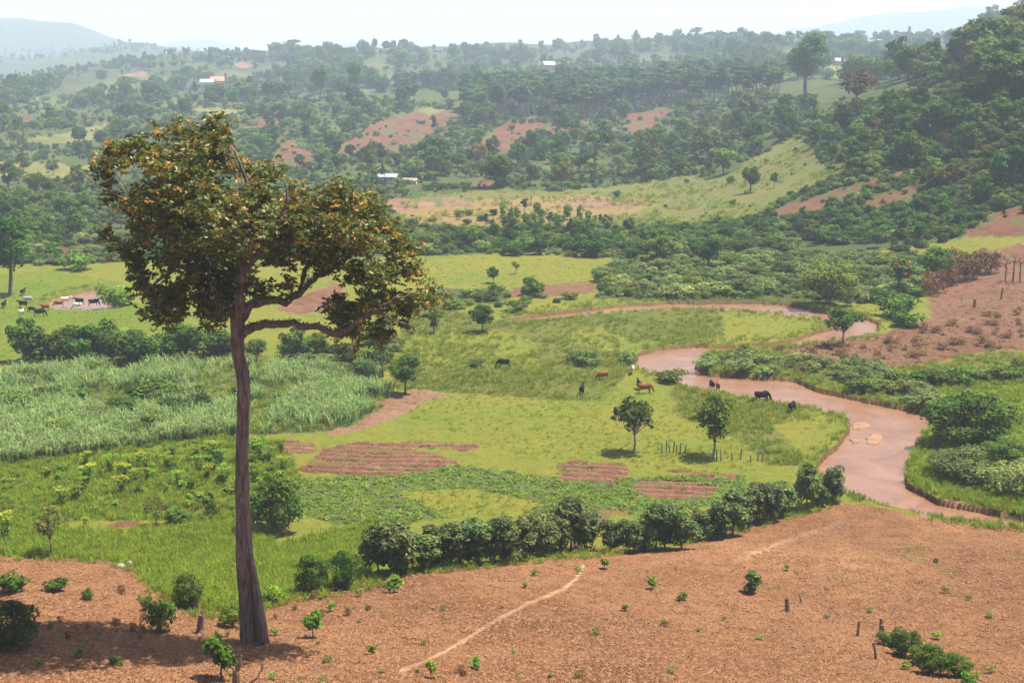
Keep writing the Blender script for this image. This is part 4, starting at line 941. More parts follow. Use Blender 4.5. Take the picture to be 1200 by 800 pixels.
# ------------------------------------------------------------------ cattle
def make_cow_mesh(seed, graze):
    rg = np.random.default_rng(seed); b = MB()
    def el(pts, seg=10): # pts: x, z, half width, half height
        V = []; an = np.linspace(0, 6.2832, seg, endpoint=False)
        for x, z, w, h, in pts: V.append(np.stack([np.full(seg, x), np.cos(an) * w, z + np.sin(an) * h], 1))
        k = len(V); V = np.concatenate(V); i, j = np.meshgrid(np.arange(k - 1), np.arange(seg), indexing='ij'); j2 = (j + 1) % seg
        b.add(V, np.stack([i * seg + j, i * seg + j2, (i + 1) * seg + j2, (i + 1) * seg + j], -1).reshape(-1, 4))
        for c, e in ((0, 1), (k - 1, 0)):
            idx = b.n - k * seg + c * seg + np.arange(seg); b.v.append(np.array([[pts[c][0], 0, pts[c][1]]])); b.t.append(np.ones((1, 3))); b.n += 1
            b.f3.append(np.stack([idx, np.roll(idx, -1), np.full(seg, b.n - 1)], 1)); b.m3.append(np.zeros(seg, int))
    el([(-.98, 1.10, .10, .14), (-.92, 1.08, .24, .27), (-.70, 1.05, .30, .34), (-.30, .96, .33, .40), (.15, .95, .32, .41), (.45, 1.0, .28, .40), (.68, 1.06, .22, .34), (.80, 1.08, .14, .22)], 14)
    el([(.10, 1.34, .05, .05), (.28, 1.38, .12, .10), (.45, 1.36, .12, .09), (.58, 1.28, .06, .05)], 8)   # shoulder hump
    if graze: nk = [(.62, 0, 1.12), (.90, 0, .86), (1.08, 0, .52)]; hd = [(1.04, 0, .56), (1.16, 0, .36), (1.24, 0, .12)]
    else: nk = [(.60, 0, 1.12), (.88, 0, 1.32), (1.06, 0, 1.44)]; hd = [(1.00, 0, 1.46), (1.20, 0, 1.40), (1.44, 0, 1.24)]
    b.tube(nk, [.24, .17, .13], 9); b.tube(hd, [.13, .12, .075], 9)
    h0 = np.array(hd[0])
    for s in (-1, 1):
        b.tube([h0 + [-.02, s * .10, .06], h0 + [.0, s * .26, .04]], [.05, .02], 6)          # ear
        b.tube([h0 + [.0, s * .06, .10], h0 + [-.02, s * .20, .20], h0 + [.02, s * .24, .36]], [.03, .024, .008], 6)
        st = .10 * rg.normal()
        b.tube([(.56, s * .17, .92), (.58 + st * .5, s * .17, .62), (.57 + st, s * .16, .46), (.58 + st, s * .16, .10), (.60 + st, s * .16, 0)], [.13, .085, .062, .045, .055], 8)
        st = .10 * rg.normal()
        b.tube([(-.76, s * .18, 1.0), (-.66 + st * .3, s * .18, .70), (-.84 + st * .6, s * .17, .46), (-.80 + st, s * .17, .10), (-.77 + st, s * .17, 0)], [.19, .11, .062, .046, .056], 8)
    b.tube([(-.97, 0, 1.2), (-1.06, 0, 1.0), (-1.05, .02, .62), (-1.05, .03, .40)], [.035, .025, .02, .035], 6)
    b.tube([(-.45, 0, .62), (-.52, 0, .52)], [.13, .09], 8)
    me = b.mesh('cow_body', [])
    # weld the volumes into one continuous skin
    o = bpy.data.objects.new('cow_work', me); sc.collection.objects.link(o)
    r = o.modifiers.new('r', 'REMESH'); r.mode = 'VOXEL'; r.voxel_size = .028
    sm = o.modifiers.new('s', 'SMOOTH'); sm.factor = .5; sm.iterations = 3
    dg = bpy.context.evaluated_depsgraph_get(); out = bpy.data.meshes.new_from_object(o.evaluated_get(dg)); bpy.data.objects.remove(o)
    out.name = 'cow_body'; out.polygons.foreach_set('use_smooth', np.ones(len(out.polygons), bool)); return out
def hide_mat(name, c, patch=None, amt=.5):
    m, t, p, L = node_mat(name); p.inputs['Roughness'].default_value = .75; p.inputs['Specular IOR Level'].default_value = .12
    co = t.nodes.new('ShaderNodeTexCoord')
    if patch: L(mixc(t, c, patch, maprange(t, noise(t, 1.5, 2, .5, co.outputs['Object']), amt, amt + .04, 0, 1)), p.inputs['Base Color'])
    else: L(mixc(t, c, tuple(x * .6 for x in c), noise(t, 3, 3, .6, co.outputs['Object'])), p.inputs['Base Color'])
    return m
HIDE = dict(black=hide_mat('hide_black', (.006, .006, .007)), brown=hide_mat('hide_brown', (.22, .075, .028)), bw=hide_mat('hide_black_white', (.62, .58, .52), (.007, .007, .008), .5),
            white=hide_mat('hide_white', (.62, .57, .50)), grey=hide_mat('hide_grey', (.33, .30, .28)))
COWM = {}
for g_ in (0, 1):
    for hk, hm_ in HIDE.items():
        if g_ == 0 and hk == 'black': base_s = make_cow_mesh(1, 0)
        if g_ == 1 and hk == 'black': base_g = make_cow_mesh(2, 1)
        c = (base_g if g_ else base_s).copy(); c.materials.clear(); c.materials.append(hm_); COWM[(hk, g_)] = c
COWS = [ # u, v of the feet, heading (0 faces right, 90 faces away), hide, grazing, size, label
 (590, 431, 175, 'black', 1, 1.0, 'black cow grazing alone in the middle of the wide meadow'),
 (706, 445, 205, 'brown', 1, .95, 'brown cow with lowered head grazing near the bend of the river'),
 (741, 438, 265, 'bw', 0, .9, 'black and white cow at the tip of the meadow beside the water'),
 (682, 463, 80, 'black', 0, 1.0, 'black cow seen end on, standing in open grass below the brown grazing cow'),
 (749, 456, 100, 'black', 0, .9, 'black cow standing close behind the reddish brown cow'),
 (756, 461, 8, 'brown', 1, 1.05, 'reddish brown cow side on, in front of a black cow near the river'),
 (722, 490, 95, 'black', 1, 1.0, 'black cow half hidden at one edge of a small round tree in the meadow'),
 (731, 492, 80, 'black', 0, .9, 'black cow in the shade directly behind the small round meadow tree'),
 (834, 457, 95, 'black', 1, .95, 'black cow at the water edge next to a brown one'),
 (841, 458, 85, 'brown', 0, .95, 'brown cow standing beside a black one at the water edge'),
 (893, 471, 4, 'black', 1, 1.1, 'long black cow stretched side on along the river bank'),
 (928, 483, 60, 'black', 1, 1.0, 'black cow furthest downstream, head down at the river bank'),
 (27, 346, 80, 'black', 0, .95, 'black cow standing alone furthest from the pond, beyond the herd'),
 (5, 361, 90, 'black', 0, 1.0, 'black cow at the outer edge of the herd by the frame edge'),
 (27, 361, 170, 'black', 0, 1.05, 'black cow side on below the grey cow of the pond herd'),
 (33, 355, 10, 'grey', 1, 1.0, 'pale grey cow on the low bank above the pond herd'),
 (37, 366, 160, 'black', 1, .8, 'small black calf between two larger black cows of the pond herd'),
 (25, 369, 75, 'bw', 0, .8, 'small black and white cow, lowest of the pond herd'),
 (47, 371, 5, 'black', 1, 1.15, 'large black cow nearest the trees, below the pond'),
 (53, 364, 178, 'brown', 0, .95, 'brown cow behind the large black cow below the pond'),
 (69, 360, 185, 'brown', 1, 1.0, 'dark brown cow at the water line of the pond'),
 (77, 356, 10, 'white', 0, 1.0, 'white cow standing against the pond water'),
 (91, 362, 190, 'bw', 1, .95, 'black and white cow facing the pond on the short grass'),
 (93, 357, 175, 'black', 0, 1.0, 'black cow standing at the pond margin beside the white cow'),
 (110, 359, 12, 'black', 1, 1.05, 'black cow at the narrow end of the pond'),
 (62, 372, 5, 'bw', 1, .9, 'piebald cow grazing just past the large black cow below the pond')]
for u, v, hd, hk, gz, s, lab in COWS[:-1]:
    o = obj('cow', COWM[(hk, gz)], None, G(u, v)); o.rotation_euler = (0, 0, R(hd)); s *= (1.0 if u < 150 else 1.1); o.scale = (s, s, s); tag(o, lab, 'cow', 'cattle grazing in the valley')

# ------------------------------------------------------------------ plants that stand out, one by one
ONE = [ # kind, u, v base, height px, width, name, category, label
 ('hi_tree', 743, 531, 72, 1.0, 'small_tree', 'tree', 'small round leafy tree standing alone on the short grass beside two black cows'),
 ('hi_tree', 835, 537, 80, .95, 'small_tree', 'tree', 'slim young tree with open crown at the river meadow edge near thin fence posts'),
 ('hi_tree', 988, 405, 52, 1.25, 'small_tree', 'tree', 'spreading tree with thin pale trunk on the brown land inside the river bend'),
 ('hi_bush_dark', 1140, 523, 72, 1.45, 'large_bush', 'bush', 'large rounded dark green bush on the grassy far bank'),
 ('hi_bush_grey', 1132, 560, 42, 1.7, 'large_bush', 'bush', 'grey green sprawling bush below the large dark bush at the river'),
 ('hi_bush_grey', 1192, 575, 46, 1.5, 'large_bush', 'bush', 'grey green bush at the frame edge beside the river'),
 ('hi_bush_mid', 1178, 545, 36, 1.4, 'large_bush', 'bush', 'low mid green bush squeezed between two grey green bushes'),
 ('hi_bush_mid', 324, 622, 76, .95, 'large_bush', 'bush', 'tall bushy shrub just behind the trunk of the towering tree'),
 ('hi_bush_dark', 12, 760, 68, 1.1, 'large_bush', 'bush', 'dense dark green bush on bare earth at the frame corner'),
 ('sapling', 260, 797, 72, .85, 'young_tree', 'tree', 'small round headed young tree on a thin stem below the towering tree'),
 ('sapling', 367, 747, 42, .8, 'young_tree', 'tree', 'leafy sapling on bare ground beside the towering trunk'),
 ('bush_dark', 188, 741, 44, .8, 'shrub', 'shrub', 'upright dark shrub on bare earth beyond the towering tree'),
 ('hi_bush_mid', 274, 735, 38, .9, 'shrub', 'shrub', 'grey green shrub hugging the foot of the towering trunk'),
 ('hi_bush_mid', 222, 712, 48, .9, 'shrub', 'shrub', 'pale shrub with thin stems where the grass meets the bare mound'),
 ('bush_bright', 315, 706, 30, .9, 'shrub', 'shrub', 'bright green shrub where the grass meets the field, next to the trunk'),
 ('sparse', 60, 652, 66, .9, 'small_tree', 'tree', 'many stemmed little tree on the edge of the bare mound'),
 ('bush_dark', 17, 692, 30, 1.2, 'shrub', 'shrub', 'wide low shrub on the bare mound'), ('bush', 66, 692, 22, 1.2, 'shrub', 'shrub', 'low shrub in the middle of the bare mound'),
 ('bush_bright', 103, 702, 18, .7, 'shrub', 'shrub', 'small thin shrub on the slope of the bare mound'),
 ('sparse', 183, 616, 36, 1.3, 'shrub', 'shrub', 'brownish scraggy shrub beside the small tilled patch in the gardens'), ('bush', 208, 612, 20, 1.3, 'shrub', 'shrub', 'low shrub on the small tilled patch of the gardens'),
 ('bush_dark', 250, 604, 18, 1.0, 'shrub', 'shrub', 'little dark shrub alone on the tilled patch of the gardens'),
 ('hi_bush_dark', 365, 697, 58, .75, 'large_bush', 'bush', 'dark shrub first in the field edge row counting from the towering trunk'), ('hi_bush_dark', 402, 690, 54, .7, 'large_bush', 'bush', 'dark shrub second in the field edge row counting from the towering trunk'),
 ('hi_round', 475, 462, 52, .95, 'round_tree', 'tree', 'bluish rounded tree at the far tip of the cane grass'),
 ('sparse', 449, 442, 84, .75, 'thin_tree', 'tree', 'thin stemmed tree showing below the crown of the towering tree'), ('sparse', 415, 420, 60, .7, 'thin_tree', 'tree', 'dark thin trunked tree below the low limb of the towering tree'),
 ('tall_dark', 508, 392, 26, 1.0, 'thin_tree', 'tree', 'slender grey tree at the edge of the rust tinged crown'),
 ('hi_round', 565, 389, 34, 1.2, 'round_tree', 'tree', 'dark clump topped tree standing alone where the river channel begins'),
 ('hi_round', 578, 332, 20, .9, 'round_tree', 'tree', 'small dark tree by the pale lawn, above a bright bush'), ('bush_bright', 580, 345, 16, 1.1, 'round_bush', 'bush', 'bright bush below the small dark tree by the pale lawn'),
 ('bush_dark', 622, 347, 26, 1.15, 'round_bush', 'bush', 'dark rounded bush on the bare strip below the pale lawn'), ('sparse', 604, 321, 16, 1.0, 'thin_tree', 'tree', 'pale little tree on the pale lawn'),
 ('hi_round', 830, 318, 42, 1.0, 'round_tree', 'tree', 'very dark round tree above the grey green thicket'), ('hi_round', 775, 309, 34, 1.2, 'round_tree', 'tree', 'dark round tree in the thicket line beyond the river'),
 ('hi_bush_mid', 973, 358, 58, 1.1, 'large_bush', 'bush', 'tall grey dark bush right behind the far bend of the river'), ('redflower', 1052, 346, 46, 1.0, 'flowering_tree', 'tree', 'tree with scarlet flowers beside the dry brush'),
 ('redflower', 957, 288, 22, .9, 'flowering_tree', 'tree', 'distant tree with orange flowers at the foot of the wooded slope'), ('bush_bright', 1045, 372, 34, 1.3, 'round_bush', 'bush', 'bright green bush at the edge of the brown clearing'),
 ('bush_bright', 1062, 383, 26, 1.2, 'round_bush', 'bush', 'low bright bush in front of a larger one at the brown clearing'), ('bush_bright', 872, 418, 20, 1.3, 'round_bush', 'bush', 'bright green bush on the grassy spit inside the river bend'),
 ('hi_round', 1095, 338, 50, 1.0, 'round_tree', 'tree', 'bluish round tree at the corner of the brown clearing'),
 ('hi_tall', 945, 118, 76, 1.0, 'tall_tree', 'tree', 'tallest tree of the skyline, dark with a bare lower trunk on the wooded hill'),
 ('round_rust', 1004, 128, 48, 1.15, 'tall_tree', 'tree', 'large reddish brown crowned tree on the wooded hill beside the tallest tree'),
 ('round_dark', 1180, 122, 62, 1.25, 'tall_tree', 'tree', 'massive dark crowned tree high on the wooded hill at the frame edge'), ('round_dark', 1140, 130, 40, 1.1, 'tall_tree', 'tree', 'dark crowned tree just below the massive one on the wooded hill'),
 ('round_olive', 828, 190, 46, 1.1, 'flowering_tree', 'tree', 'yellowish crowned tree at the edge of the sloping pasture'), ('round_olive', 875, 140, 30, 1.2, 'flowering_tree', 'tree', 'tree with ochre tinted crown below the tallest tree'),
 ('round_bright', 848, 205, 34, 1.1, 'round_tree', 'tree', 'light green leaning tree at the top of the sloping pasture'), ('hi_round', 879, 226, 32, .9, 'round_tree', 'tree', 'small dark tree alone in the sloping pasture'),
 ('tall_dark', 907, 221, 20, .9, 'round_tree', 'tree', 'tiny narrow dark tree in the pasture beside the small dark one'),
 ('flat', 698, 212, 60, .75, 'spreading_tree', 'tree', 'umbrella crowned tree on a leaning trunk behind the golden field'), ('sparse', 757, 212, 58, 1.0, 'spreading_tree', 'tree', 'pale trunked thin crowned tree at the edge of the pasture'),
 ('round_mid', 580, 220, 42, 1.05, 'round_tree', 'tree', 'rounded tree standing beside the small bare patch behind the golden field'), ('round_dark', 508, 205, 46, 1.2, 'round_tree', 'tree', 'big dark tree behind the white roofed house'),
 ('round_olive', 658, 223, 34, 1.0, 'round_tree', 'tree', 'yellow green tree at the back of the golden field'), ('round_rust', 560, 200, 34, .9, 'round_tree', 'tree', 'brown bare looking tree among the dark trees behind the house'),
 ('tall_dark', 375, 118, 40, 1.0, 'tall_tree', 'tree', 'tall slim tree rising alone over the far woods'), ('tall_dark', 416, 112, 38, 1.1, 'tall_tree', 'tree', 'tall broad tree rising above the far woods near the slim one'), ('tall_dark', 315, 120, 26, 1.0, 'tall_tree', 'tree', 'shorter dark tree rising above the woods beyond the rust tinged crown'),
 ('tall_dark', 484, 112, 28, .9, 'tall_tree', 'tree', 'pointed dark tree at the corner of the tall plantation'), ('round_dark', 810, 122, 44, .8, 'tall_tree', 'tree', 'grey dark tree at the end of the plantation'),
 ('tall_dark', 12, 346, 98, 1.0, 'tall_tree', 'tree', 'tall tree with straight bare trunk beside the pond meadow at the frame edge'),
 ('round_olive', 62, 206, 20, 1.0, 'round_tree', 'tree', 'pale grey little tree on the distant pale meadow'), ('round_dark', 28, 203, 24, 1.0, 'round_tree', 'tree', 'dark round tree on the rim of the distant pale meadow'),
 ('bush_bright', 88, 317, 24, 1.5, 'round_bush', 'bush', 'bright rounded bush behind the pond meadow'), ('bush_bright', 136, 358, 32, 1.1, 'round_bush', 'bush', 'bright green reedy bush at the end of the pond'),
 ('hi_bush_mid', 1118, 792, 34, 1.2, 'shrub', 'shrub', 'dark shrub lowest in the cut back row at the frame bottom'), ('hi_bush_mid', 1062, 768, 40, .95, 'shrub', 'shrub', 'leafy shrub at the head of the cut back row in the bare field'), ('hi_bush_mid', 1092, 790, 42, 1.0, 'shrub', 'shrub', 'leafy shrub in the middle of the cut back row in the bare field'),
 ('bush_bright', 1046, 757, 26, 1.0, 'shrub', 'shrub', 'small shrub beside the cut stakes in the bare field'), ('bush_bright', 1140, 806, 26, .9, 'shrub', 'shrub', 'small bright shrub at the frame bottom below the cut back row'),
 ('hi_bush_mid', 1078, 778, 30, 1.0, 'shrub', 'shrub', 'shrub wedged between the head and the middle of the cut back row'),
 ('bush_dead', 1034, 752, 18, 1.3, 'shrub', 'shrub', 'withered brown shrub among the cut stakes in the bare field'),
 ('hedge', 881, 695, 32, 1.1, 'shrub', 'shrub', 'yellow green shrub alone in the wide bare field'),
 ('weed', 461, 694, 24, 1.1, 'leafy_sapling', 'sapling', 'little broad leaved sapling just below the dark hedge'), ('weed', 765, 690, 18, .9, 'leafy_sapling', 'sapling', 'bright little sapling in bare soil between the trail and the hedge gap'),
 ('weed', 708, 666, 16, 1.0, 'leafy_sapling', 'sapling', 'little sapling beside the top of the pale trail'), ('weed', 505, 794, 24, .8, 'leafy_sapling', 'sapling', 'upright sapling at the frame bottom beside the start of the trail'),
 ('weed', 558, 784, 18, 1.0, 'leafy_sapling', 'sapling', 'leafy sapling next to a reddish dead weed near the frame bottom'), ('weed', 437, 768, 16, 1.0, 'leafy_sapling', 'sapling', 'small sapling in leaf litter above the start of the trail'),
 ('weed', 616, 688, 8, 1.2, 'leafy_sapling', 'sapling', 'tiny bright seedling between hedge and trail'), ('bush_dead', 540, 790, 15, 1.3, 'dead_weed', 'weed', 'reddish dead weed near the frame bottom'),
 ('weed', 388, 716, 14, .9, 'leafy_sapling', 'sapling', 'thin sapling behind the leafy one by the towering trunk'), ('bush_bright', 172, 715, 28, .45, 'shrub', 'shrub', 'narrow stalky shrub at the grass edge of the bare mound'),
 ('bush', 135, 778, 14, 1.2, 'shrub', 'shrub', 'low weed like shrub in the shade of the towering tree'), ('weed', 93, 770, 14, 1.1, 'leafy_sapling', 'sapling', 'pale little sapling beside the shade of the towering tree'),
]
for k, u, v, h, w, nm, cat, lab in ONE: put_px(k, u, v, h, nm, lab, cat, None, w)
# palm by the row of trees
put_px('banana', 145, 415, 46, 'palm_tree', 'feathery palm like tree in the dark row below the pond meadow', 'palm', None, 1.1)

def many(kind, spots, name, cat, label, group):
    for u, v, h, w in spots: put_px(kind, u, v, h, name, label, cat, group, w)
J = lambda a: a * (.76 + .38 * random.random())
run = lambda u0, v0, u1, v1, n, h, w: [(u0 + (u1 - u0) * i / (n - 1) + random.uniform(-4, 4), v0 + (v1 - v0) * i / (n - 1) + random.uniform(-2, 2), J(h), w) for i in range(n)]
many('hedge', run(446, 672, 560, 660, 8, 68, 1.15) + run(580, 658, 632, 652, 5, 60, 1.15) + run(640, 652, 684, 646, 4, 66, 1.1), 'hedge_shrub', 'hedge shrub', 'big leaved dark shrub in the long unbroken hedge along the bare field', 'shrubs of the long hedge')
many('hedge', run(716, 648, 752, 646, 3, 50, 1.0) + run(766, 645, 795, 642, 3, 60, .95), 'hedge_shrub', 'hedge shrub', 'dark shrub in the short hedge past the gap', 'shrubs of the short hedge')
many('hedge', run(823, 634, 872, 620, 4, 54, 1.0) + run(886, 614, 915, 604, 3, 60, 1.0) + [(945, 598, 62, .8), (975, 588, 50, .9), (958, 592, 40, 1.0)], 'hedge_shrub', 'hedge shrub', 'dark shrub in the hedge that runs down to the river', 'shrubs of the hedge by the river')
many('bush_dark', run(40, 424, 122, 418, 6, 40, 1.0) + run(150, 424, 205, 420, 4, 38, 1.15) + run(215, 418, 262, 416, 4, 36, 1.0), 'row_tree', 'tree', 'dark leafy tree in the row between the pond meadow and the cane grass', 'trees between meadow and cane')
many('round_mid', [(28, 424, 56, .8), (105, 420, 46, .9), (228, 420, 44, 1.1), (300, 424, 30, 1.2), (345, 422, 42, 1), (372, 420, 34, 1.1)], 'row_tree', 'tree', 'mid green tree in the row between the pond meadow and the cane grass', 'mid green trees between meadow and cane')
many('bush_dark', [(155, 480, 18, 1.6), (236, 482, 24, 1.2), (62, 470, 20, 1.6), (160, 465, 16, 1.3)], 'cane_field_bush', 'bush', 'dark bush standing up among the pale cane grass', 'dark bushes in the cane grass')
many('bush', [(185, 470, 30, 1.5), (205, 488, 26, 1.5), (190, 498, 20, 1.6), (100, 492, 22, 1.5), (75, 512, 28, 1.4), (15, 478, 24, 1.6), (110, 440, 20, 1.2), (285, 462, 16, 1.4), (48, 492, 20, 1.5), (130, 505, 22, 1.5), (225, 470, 22, 1.4), (255, 496, 18, 1.5), (30, 515, 20, 1.6), (165, 512, 20, 1.5), (330, 470, 15, 1.4), (90, 468, 18, 1.6), (140, 488, 24, 1.5)], 'cane_field_bush', 'bush', 'lighter green spreading bush among the pale cane grass', 'light bushes in the cane grass')
g_ = np.random.default_rng(31)
sp = sample_poly([(95, 545), (300, 525), (335, 520), (330, 575), (240, 585), (120, 590), (60, 600)], 34, 32, 10)
many('umbrella_lime', [(u, v, 20 + 8 * g_.random(), .9) for u, v in sp[:14]] + [(8, 634, 40, .7), (100, 618, 14, 1), (258, 530, 16, 1)], 'flat_topped_plant', 'garden plant', 'stemmed garden plant with flat yellow green tops', 'yellow topped plants of the gardens')
many('umbrella_green', [(u, v, 20 + 8 * g_.random(), .9) for u, v in sp[14:]], 'flat_topped_plant', 'garden plant', 'stemmed garden plant with flat green tops', 'green topped plants of the gardens')
sp = sample_poly([(0, 560), (330, 520), (340, 600), (180, 600), (0, 608)], 60, 33, 7)
many('weed', [(u, v, 7 + 8 * g_.random(), 1.2) for u, v in sp], 'garden_herb', 'garden plant', 'low leafy garden herb between the flat topped plants', 'low herbs of the gardens')
sp = sample_poly([(330, 700), (700, 665), (1180, 640), (1200, 800), (40, 800), (60, 700)], 46, 34, 22)
many('weed', [(u, v, 6 + 7 * g_.random(), 1.2) for u, v in sp[:16]], 'field_weed', 'weed', 'small bright green weed sprouting from the bare red field', 'green weeds of the bare field')
many('weed_grey', [(u, v, 6 + 8 * g_.random(), 1.3) for u, v in sp[16:]], 'field_weed', 'weed', 'pale greyish weed tuft sprouting from the bare red field', 'grey weeds of the bare field')
sp = sample_poly([(60, 690), (260, 700), (440, 700), (420, 740), (60, 760)], 26, 35, 12)
many('bush_dead', [(u, v, 6 + 9 * g_.random(), .8) for u, v in sp], 'dead_weed', 'weed', 'dry brown weed stalks near the towering tree', 'dry weeds near the towering tree')
sp = sample_poly([(900, 414), (1000, 400), (1080, 380), (1200, 360), (1200, 408), (1090, 420), (1000, 425)], 70, 36, 4)
many('bush_dead', [(u, v, 3 + 9 * g_.random() ** 2, 1.2 + 1.2 * g_.random()) for u, v in sp], 'dead_brush', 'brush', 'low heap of cut dead brush on the brown clearing', 'cut brush on the brown clearing')
many('bush_dead', run(1090, 345, 1160, 318, 9, 34, .9) + run(1110, 322, 1150, 310, 4, 28, 1), 'dry_thicket_bush', 'bush', 'leafless purplish brown bush along the upper edge of the brown clearing', 'dry bushes at the brown clearing')
sp = sample_poly([(820, 436), (930, 440), (1030, 468), (1090, 480), (1105, 462), (1030, 434), (960, 424), (880, 418), (835, 420)], 34, 37, 9)
many('bush_grey', [(u, v, 12 + 12 * g_.random(), 1.4) for u, v in sp], 'bank_bush', 'bush', 'grey green bush in the bushy strip along the far river bank', 'bushes of the far bank strip')
many('bush', run(1010, 460, 1200, 440, 12, 22, 1.5), 'bank_bush', 'bush', 'mid green bush along the upper rim of the grassy far bank', 'bushes on the rim of the far bank')
many('bush_olive' if 'bush_olive' in KINDS else 'bush_grey', [(735, 425, 18, 1.2), (790, 448, 20, 1.5), (780, 446, 16, 1.4), (690, 428, 20, 1.3), (675, 425, 18, 1.3), (560, 430, 14, 1.3)], 'tussock_bush', 'bush', 'olive brown tussock like bush on the meadow near the river bend', 'tussock bushes near the river bend')

# ------------------------------------------------------------------ woods and thickets: the largest in view one by one
def grove(poly, n, mix, seed, cat, group, mind=6, avoid=True, clear=None):
    g = np.random.default_rng(seed); s = sample_poly(poly, n, seed, mind)
    if avoid: s = off_bare(s)
    if clear is not None:
        for c in clear: s = s[~inpoly(c, s[:, 0], s[:, 1])]
    P = ground_at(s[:, 0], s[:, 1]); P = P[np.isfinite(P).all(1)]
    w = np.array([m[1] for m in mix], float); w /= w.sum(); ch = g.choice(len(mix), len(P), p=w)
    for p, c in zip(P, ch):
        kind, _, h0, h1, wd_, name, lab = mix[c]; h = (h0 + (h1 - h0) * g.random() ** 1.3) * (1 + .65 * float(smooth(480, 1100, p[1])))
        put(kind, p - [0, 0, .15], h, name, lab, cat, group + ' - ' + lab, wd_ * (.85 + .3 * g.random()))
PAST = [LAND[2][2], LAND[3][2]]
RH = [(950, 165), (975, 140), (1010, 125), (1060, 108), (1210, 95), (1215, 236), (1150, 250), (1090, 232), (1085, 195), (1010, 205), (960, 205)]
grove(RH, 210, [('round_dark', 4, 5, 12, 1.0, 'broadleaf_tree', 'dark broadleaf tree on the steep wooded slope'), ('bush_dark', 4, 2.5, 5, 1.3, 'hillside_shrub', 'dark shrub on the steep wooded slope'), ('round_mid', 2, 4, 9, 1.1, 'broadleaf_tree', 'mid green broadleaf tree on the steep wooded slope'),
     ('banana', 1.6, 3, 5, 1.0, 'banana_plant', 'broad leaved banana plant on the steep wooded slope'), ('round_bright', 1.6, 4, 8, 1.1, 'broadleaf_tree', 'light green broadleaf tree on the steep wooded slope'), ('bush', 2.5, 2.5, 5, 1.3, 'hillside_shrub', 'mid green shrub on the steep wooded slope'), ('round_olive', 2.2, 4, 8, 1.1, 'broadleaf_tree', 'olive green broadleaf tree on the steep wooded slope'), ('round_rust', .5, 4, 7, 1, 'broadleaf_tree', 'brownish broadleaf tree on the steep wooded slope')], 51, 'tree', 'steep slope')
grove([(905, 268), (990, 248), (1085, 234), (1150, 250), (1120, 278), (1060, 300), (1000, 290), (930, 284)], 90, [('bush_dark', 4, 2, 4.5, 1.3, 'foot_slope_shrub', 'dark shrub at the foot of the wooded slope'), ('round_dark', 2, 3, 6, 1.1, 'broadleaf_tree', 'dark broadleaf tree at the foot of the wooded slope'), ('bush', 2, 2, 4, 1.3, 'foot_slope_shrub', 'mid green shrub at the foot of the wooded slope')], 52, 'shrub', 'foot of slope', 7)
grove([(880, 262), (985, 215), (1085, 190), (1088, 193), (990, 232), (930, 262)], 14, [('bush_dark', 1, 2, 4, 1.2, 'pathside_shrub', 'dark shrub beside the red earth track on the slope')], 53, 'shrub', 'track', 8)
MIDW = [(300, 135), (420, 120), (540, 118), (545, 138), (720, 142), (900, 122), (955, 132), (960, 160), (925, 165), (885, 190), (800, 208), (700, 215), (560, 222), (440, 222), (340, 210), (300, 200)]
grove(MIDW, 240, [('round_dark', 4, 5, 13, 1.0, 'broadleaf_tree', 'dark broadleaf tree in the woods below the plantation'), ('round_mid', 3, 5, 11, 1.1, 'broadleaf_tree', 'mid green broadleaf tree in the woods below the plantation'), ('bush_dark', 3, 2.5, 5, 1.3, 'hillside_shrub', 'dark shrub in the woods below the plantation'),
     ('round_bright', 1.2, 4, 8, 1.1, 'broadleaf_tree', 'light green broadleaf tree in the woods below the plantation'), ('round_olive', 2, 5, 9, 1.1, 'broadleaf_tree', 'olive broadleaf tree in the woods below the plantation'), ('euca', 1, 8, 14, 1.2, 'slim_tree', 'slim tree in the woods below the plantation'), ('flat', .6, 7, 10, .8, 'spreading_tree', 'flat crowned tree in the woods below the plantation')], 54, 'tree', 'mid woods', 6, clear=PAST)
grove([(-15, 118), (300, 105), (300, 205), (130, 280), (60, 292), (-15, 300)], 190, [('round_dark', 3, 5, 12, 1.0, 'broadleaf_tree', 'dark broadleaf tree on the low hills beyond the pond meadow'), ('round_olive', 1.2, 4, 8, 1.1, 'broadleaf_tree', 'olive broadleaf tree on the low hills beyond the pond meadow'), ('round_mid', 3, 4, 9, 1.1, 'broadleaf_tree', 'mid green broadleaf tree on the low hills beyond the pond meadow'),
     ('bush', 3, 2.5, 5, 1.4, 'hillside_shrub', 'mid green shrub on the low hills beyond the pond meadow'), ('bush_dark', 2, 2.5, 5, 1.3, 'hillside_shrub', 'dark shrub on the low hills beyond the pond meadow'), ('bush_grey', 1.5, 2.5, 4, 1.4, 'hillside_shrub', 'grey green shrub on the low hills beyond the pond meadow')], 55, 'tree', 'low hills', 7)
grove([(545, 140), (546, 116), (620, 110), (720, 104), (860, 98), (950, 106), (900, 122), (820, 124), (720, 141), (620, 142)], 290, [('euca', 1, 13, 16, 1.7, 'eucalyptus_tree', 'slender eucalyptus in the dense straight edged plantation')], 56, 'tree', 'plantation', 3, clear=[[(915, 60), (978, 60), (978, 130), (915, 130)]])
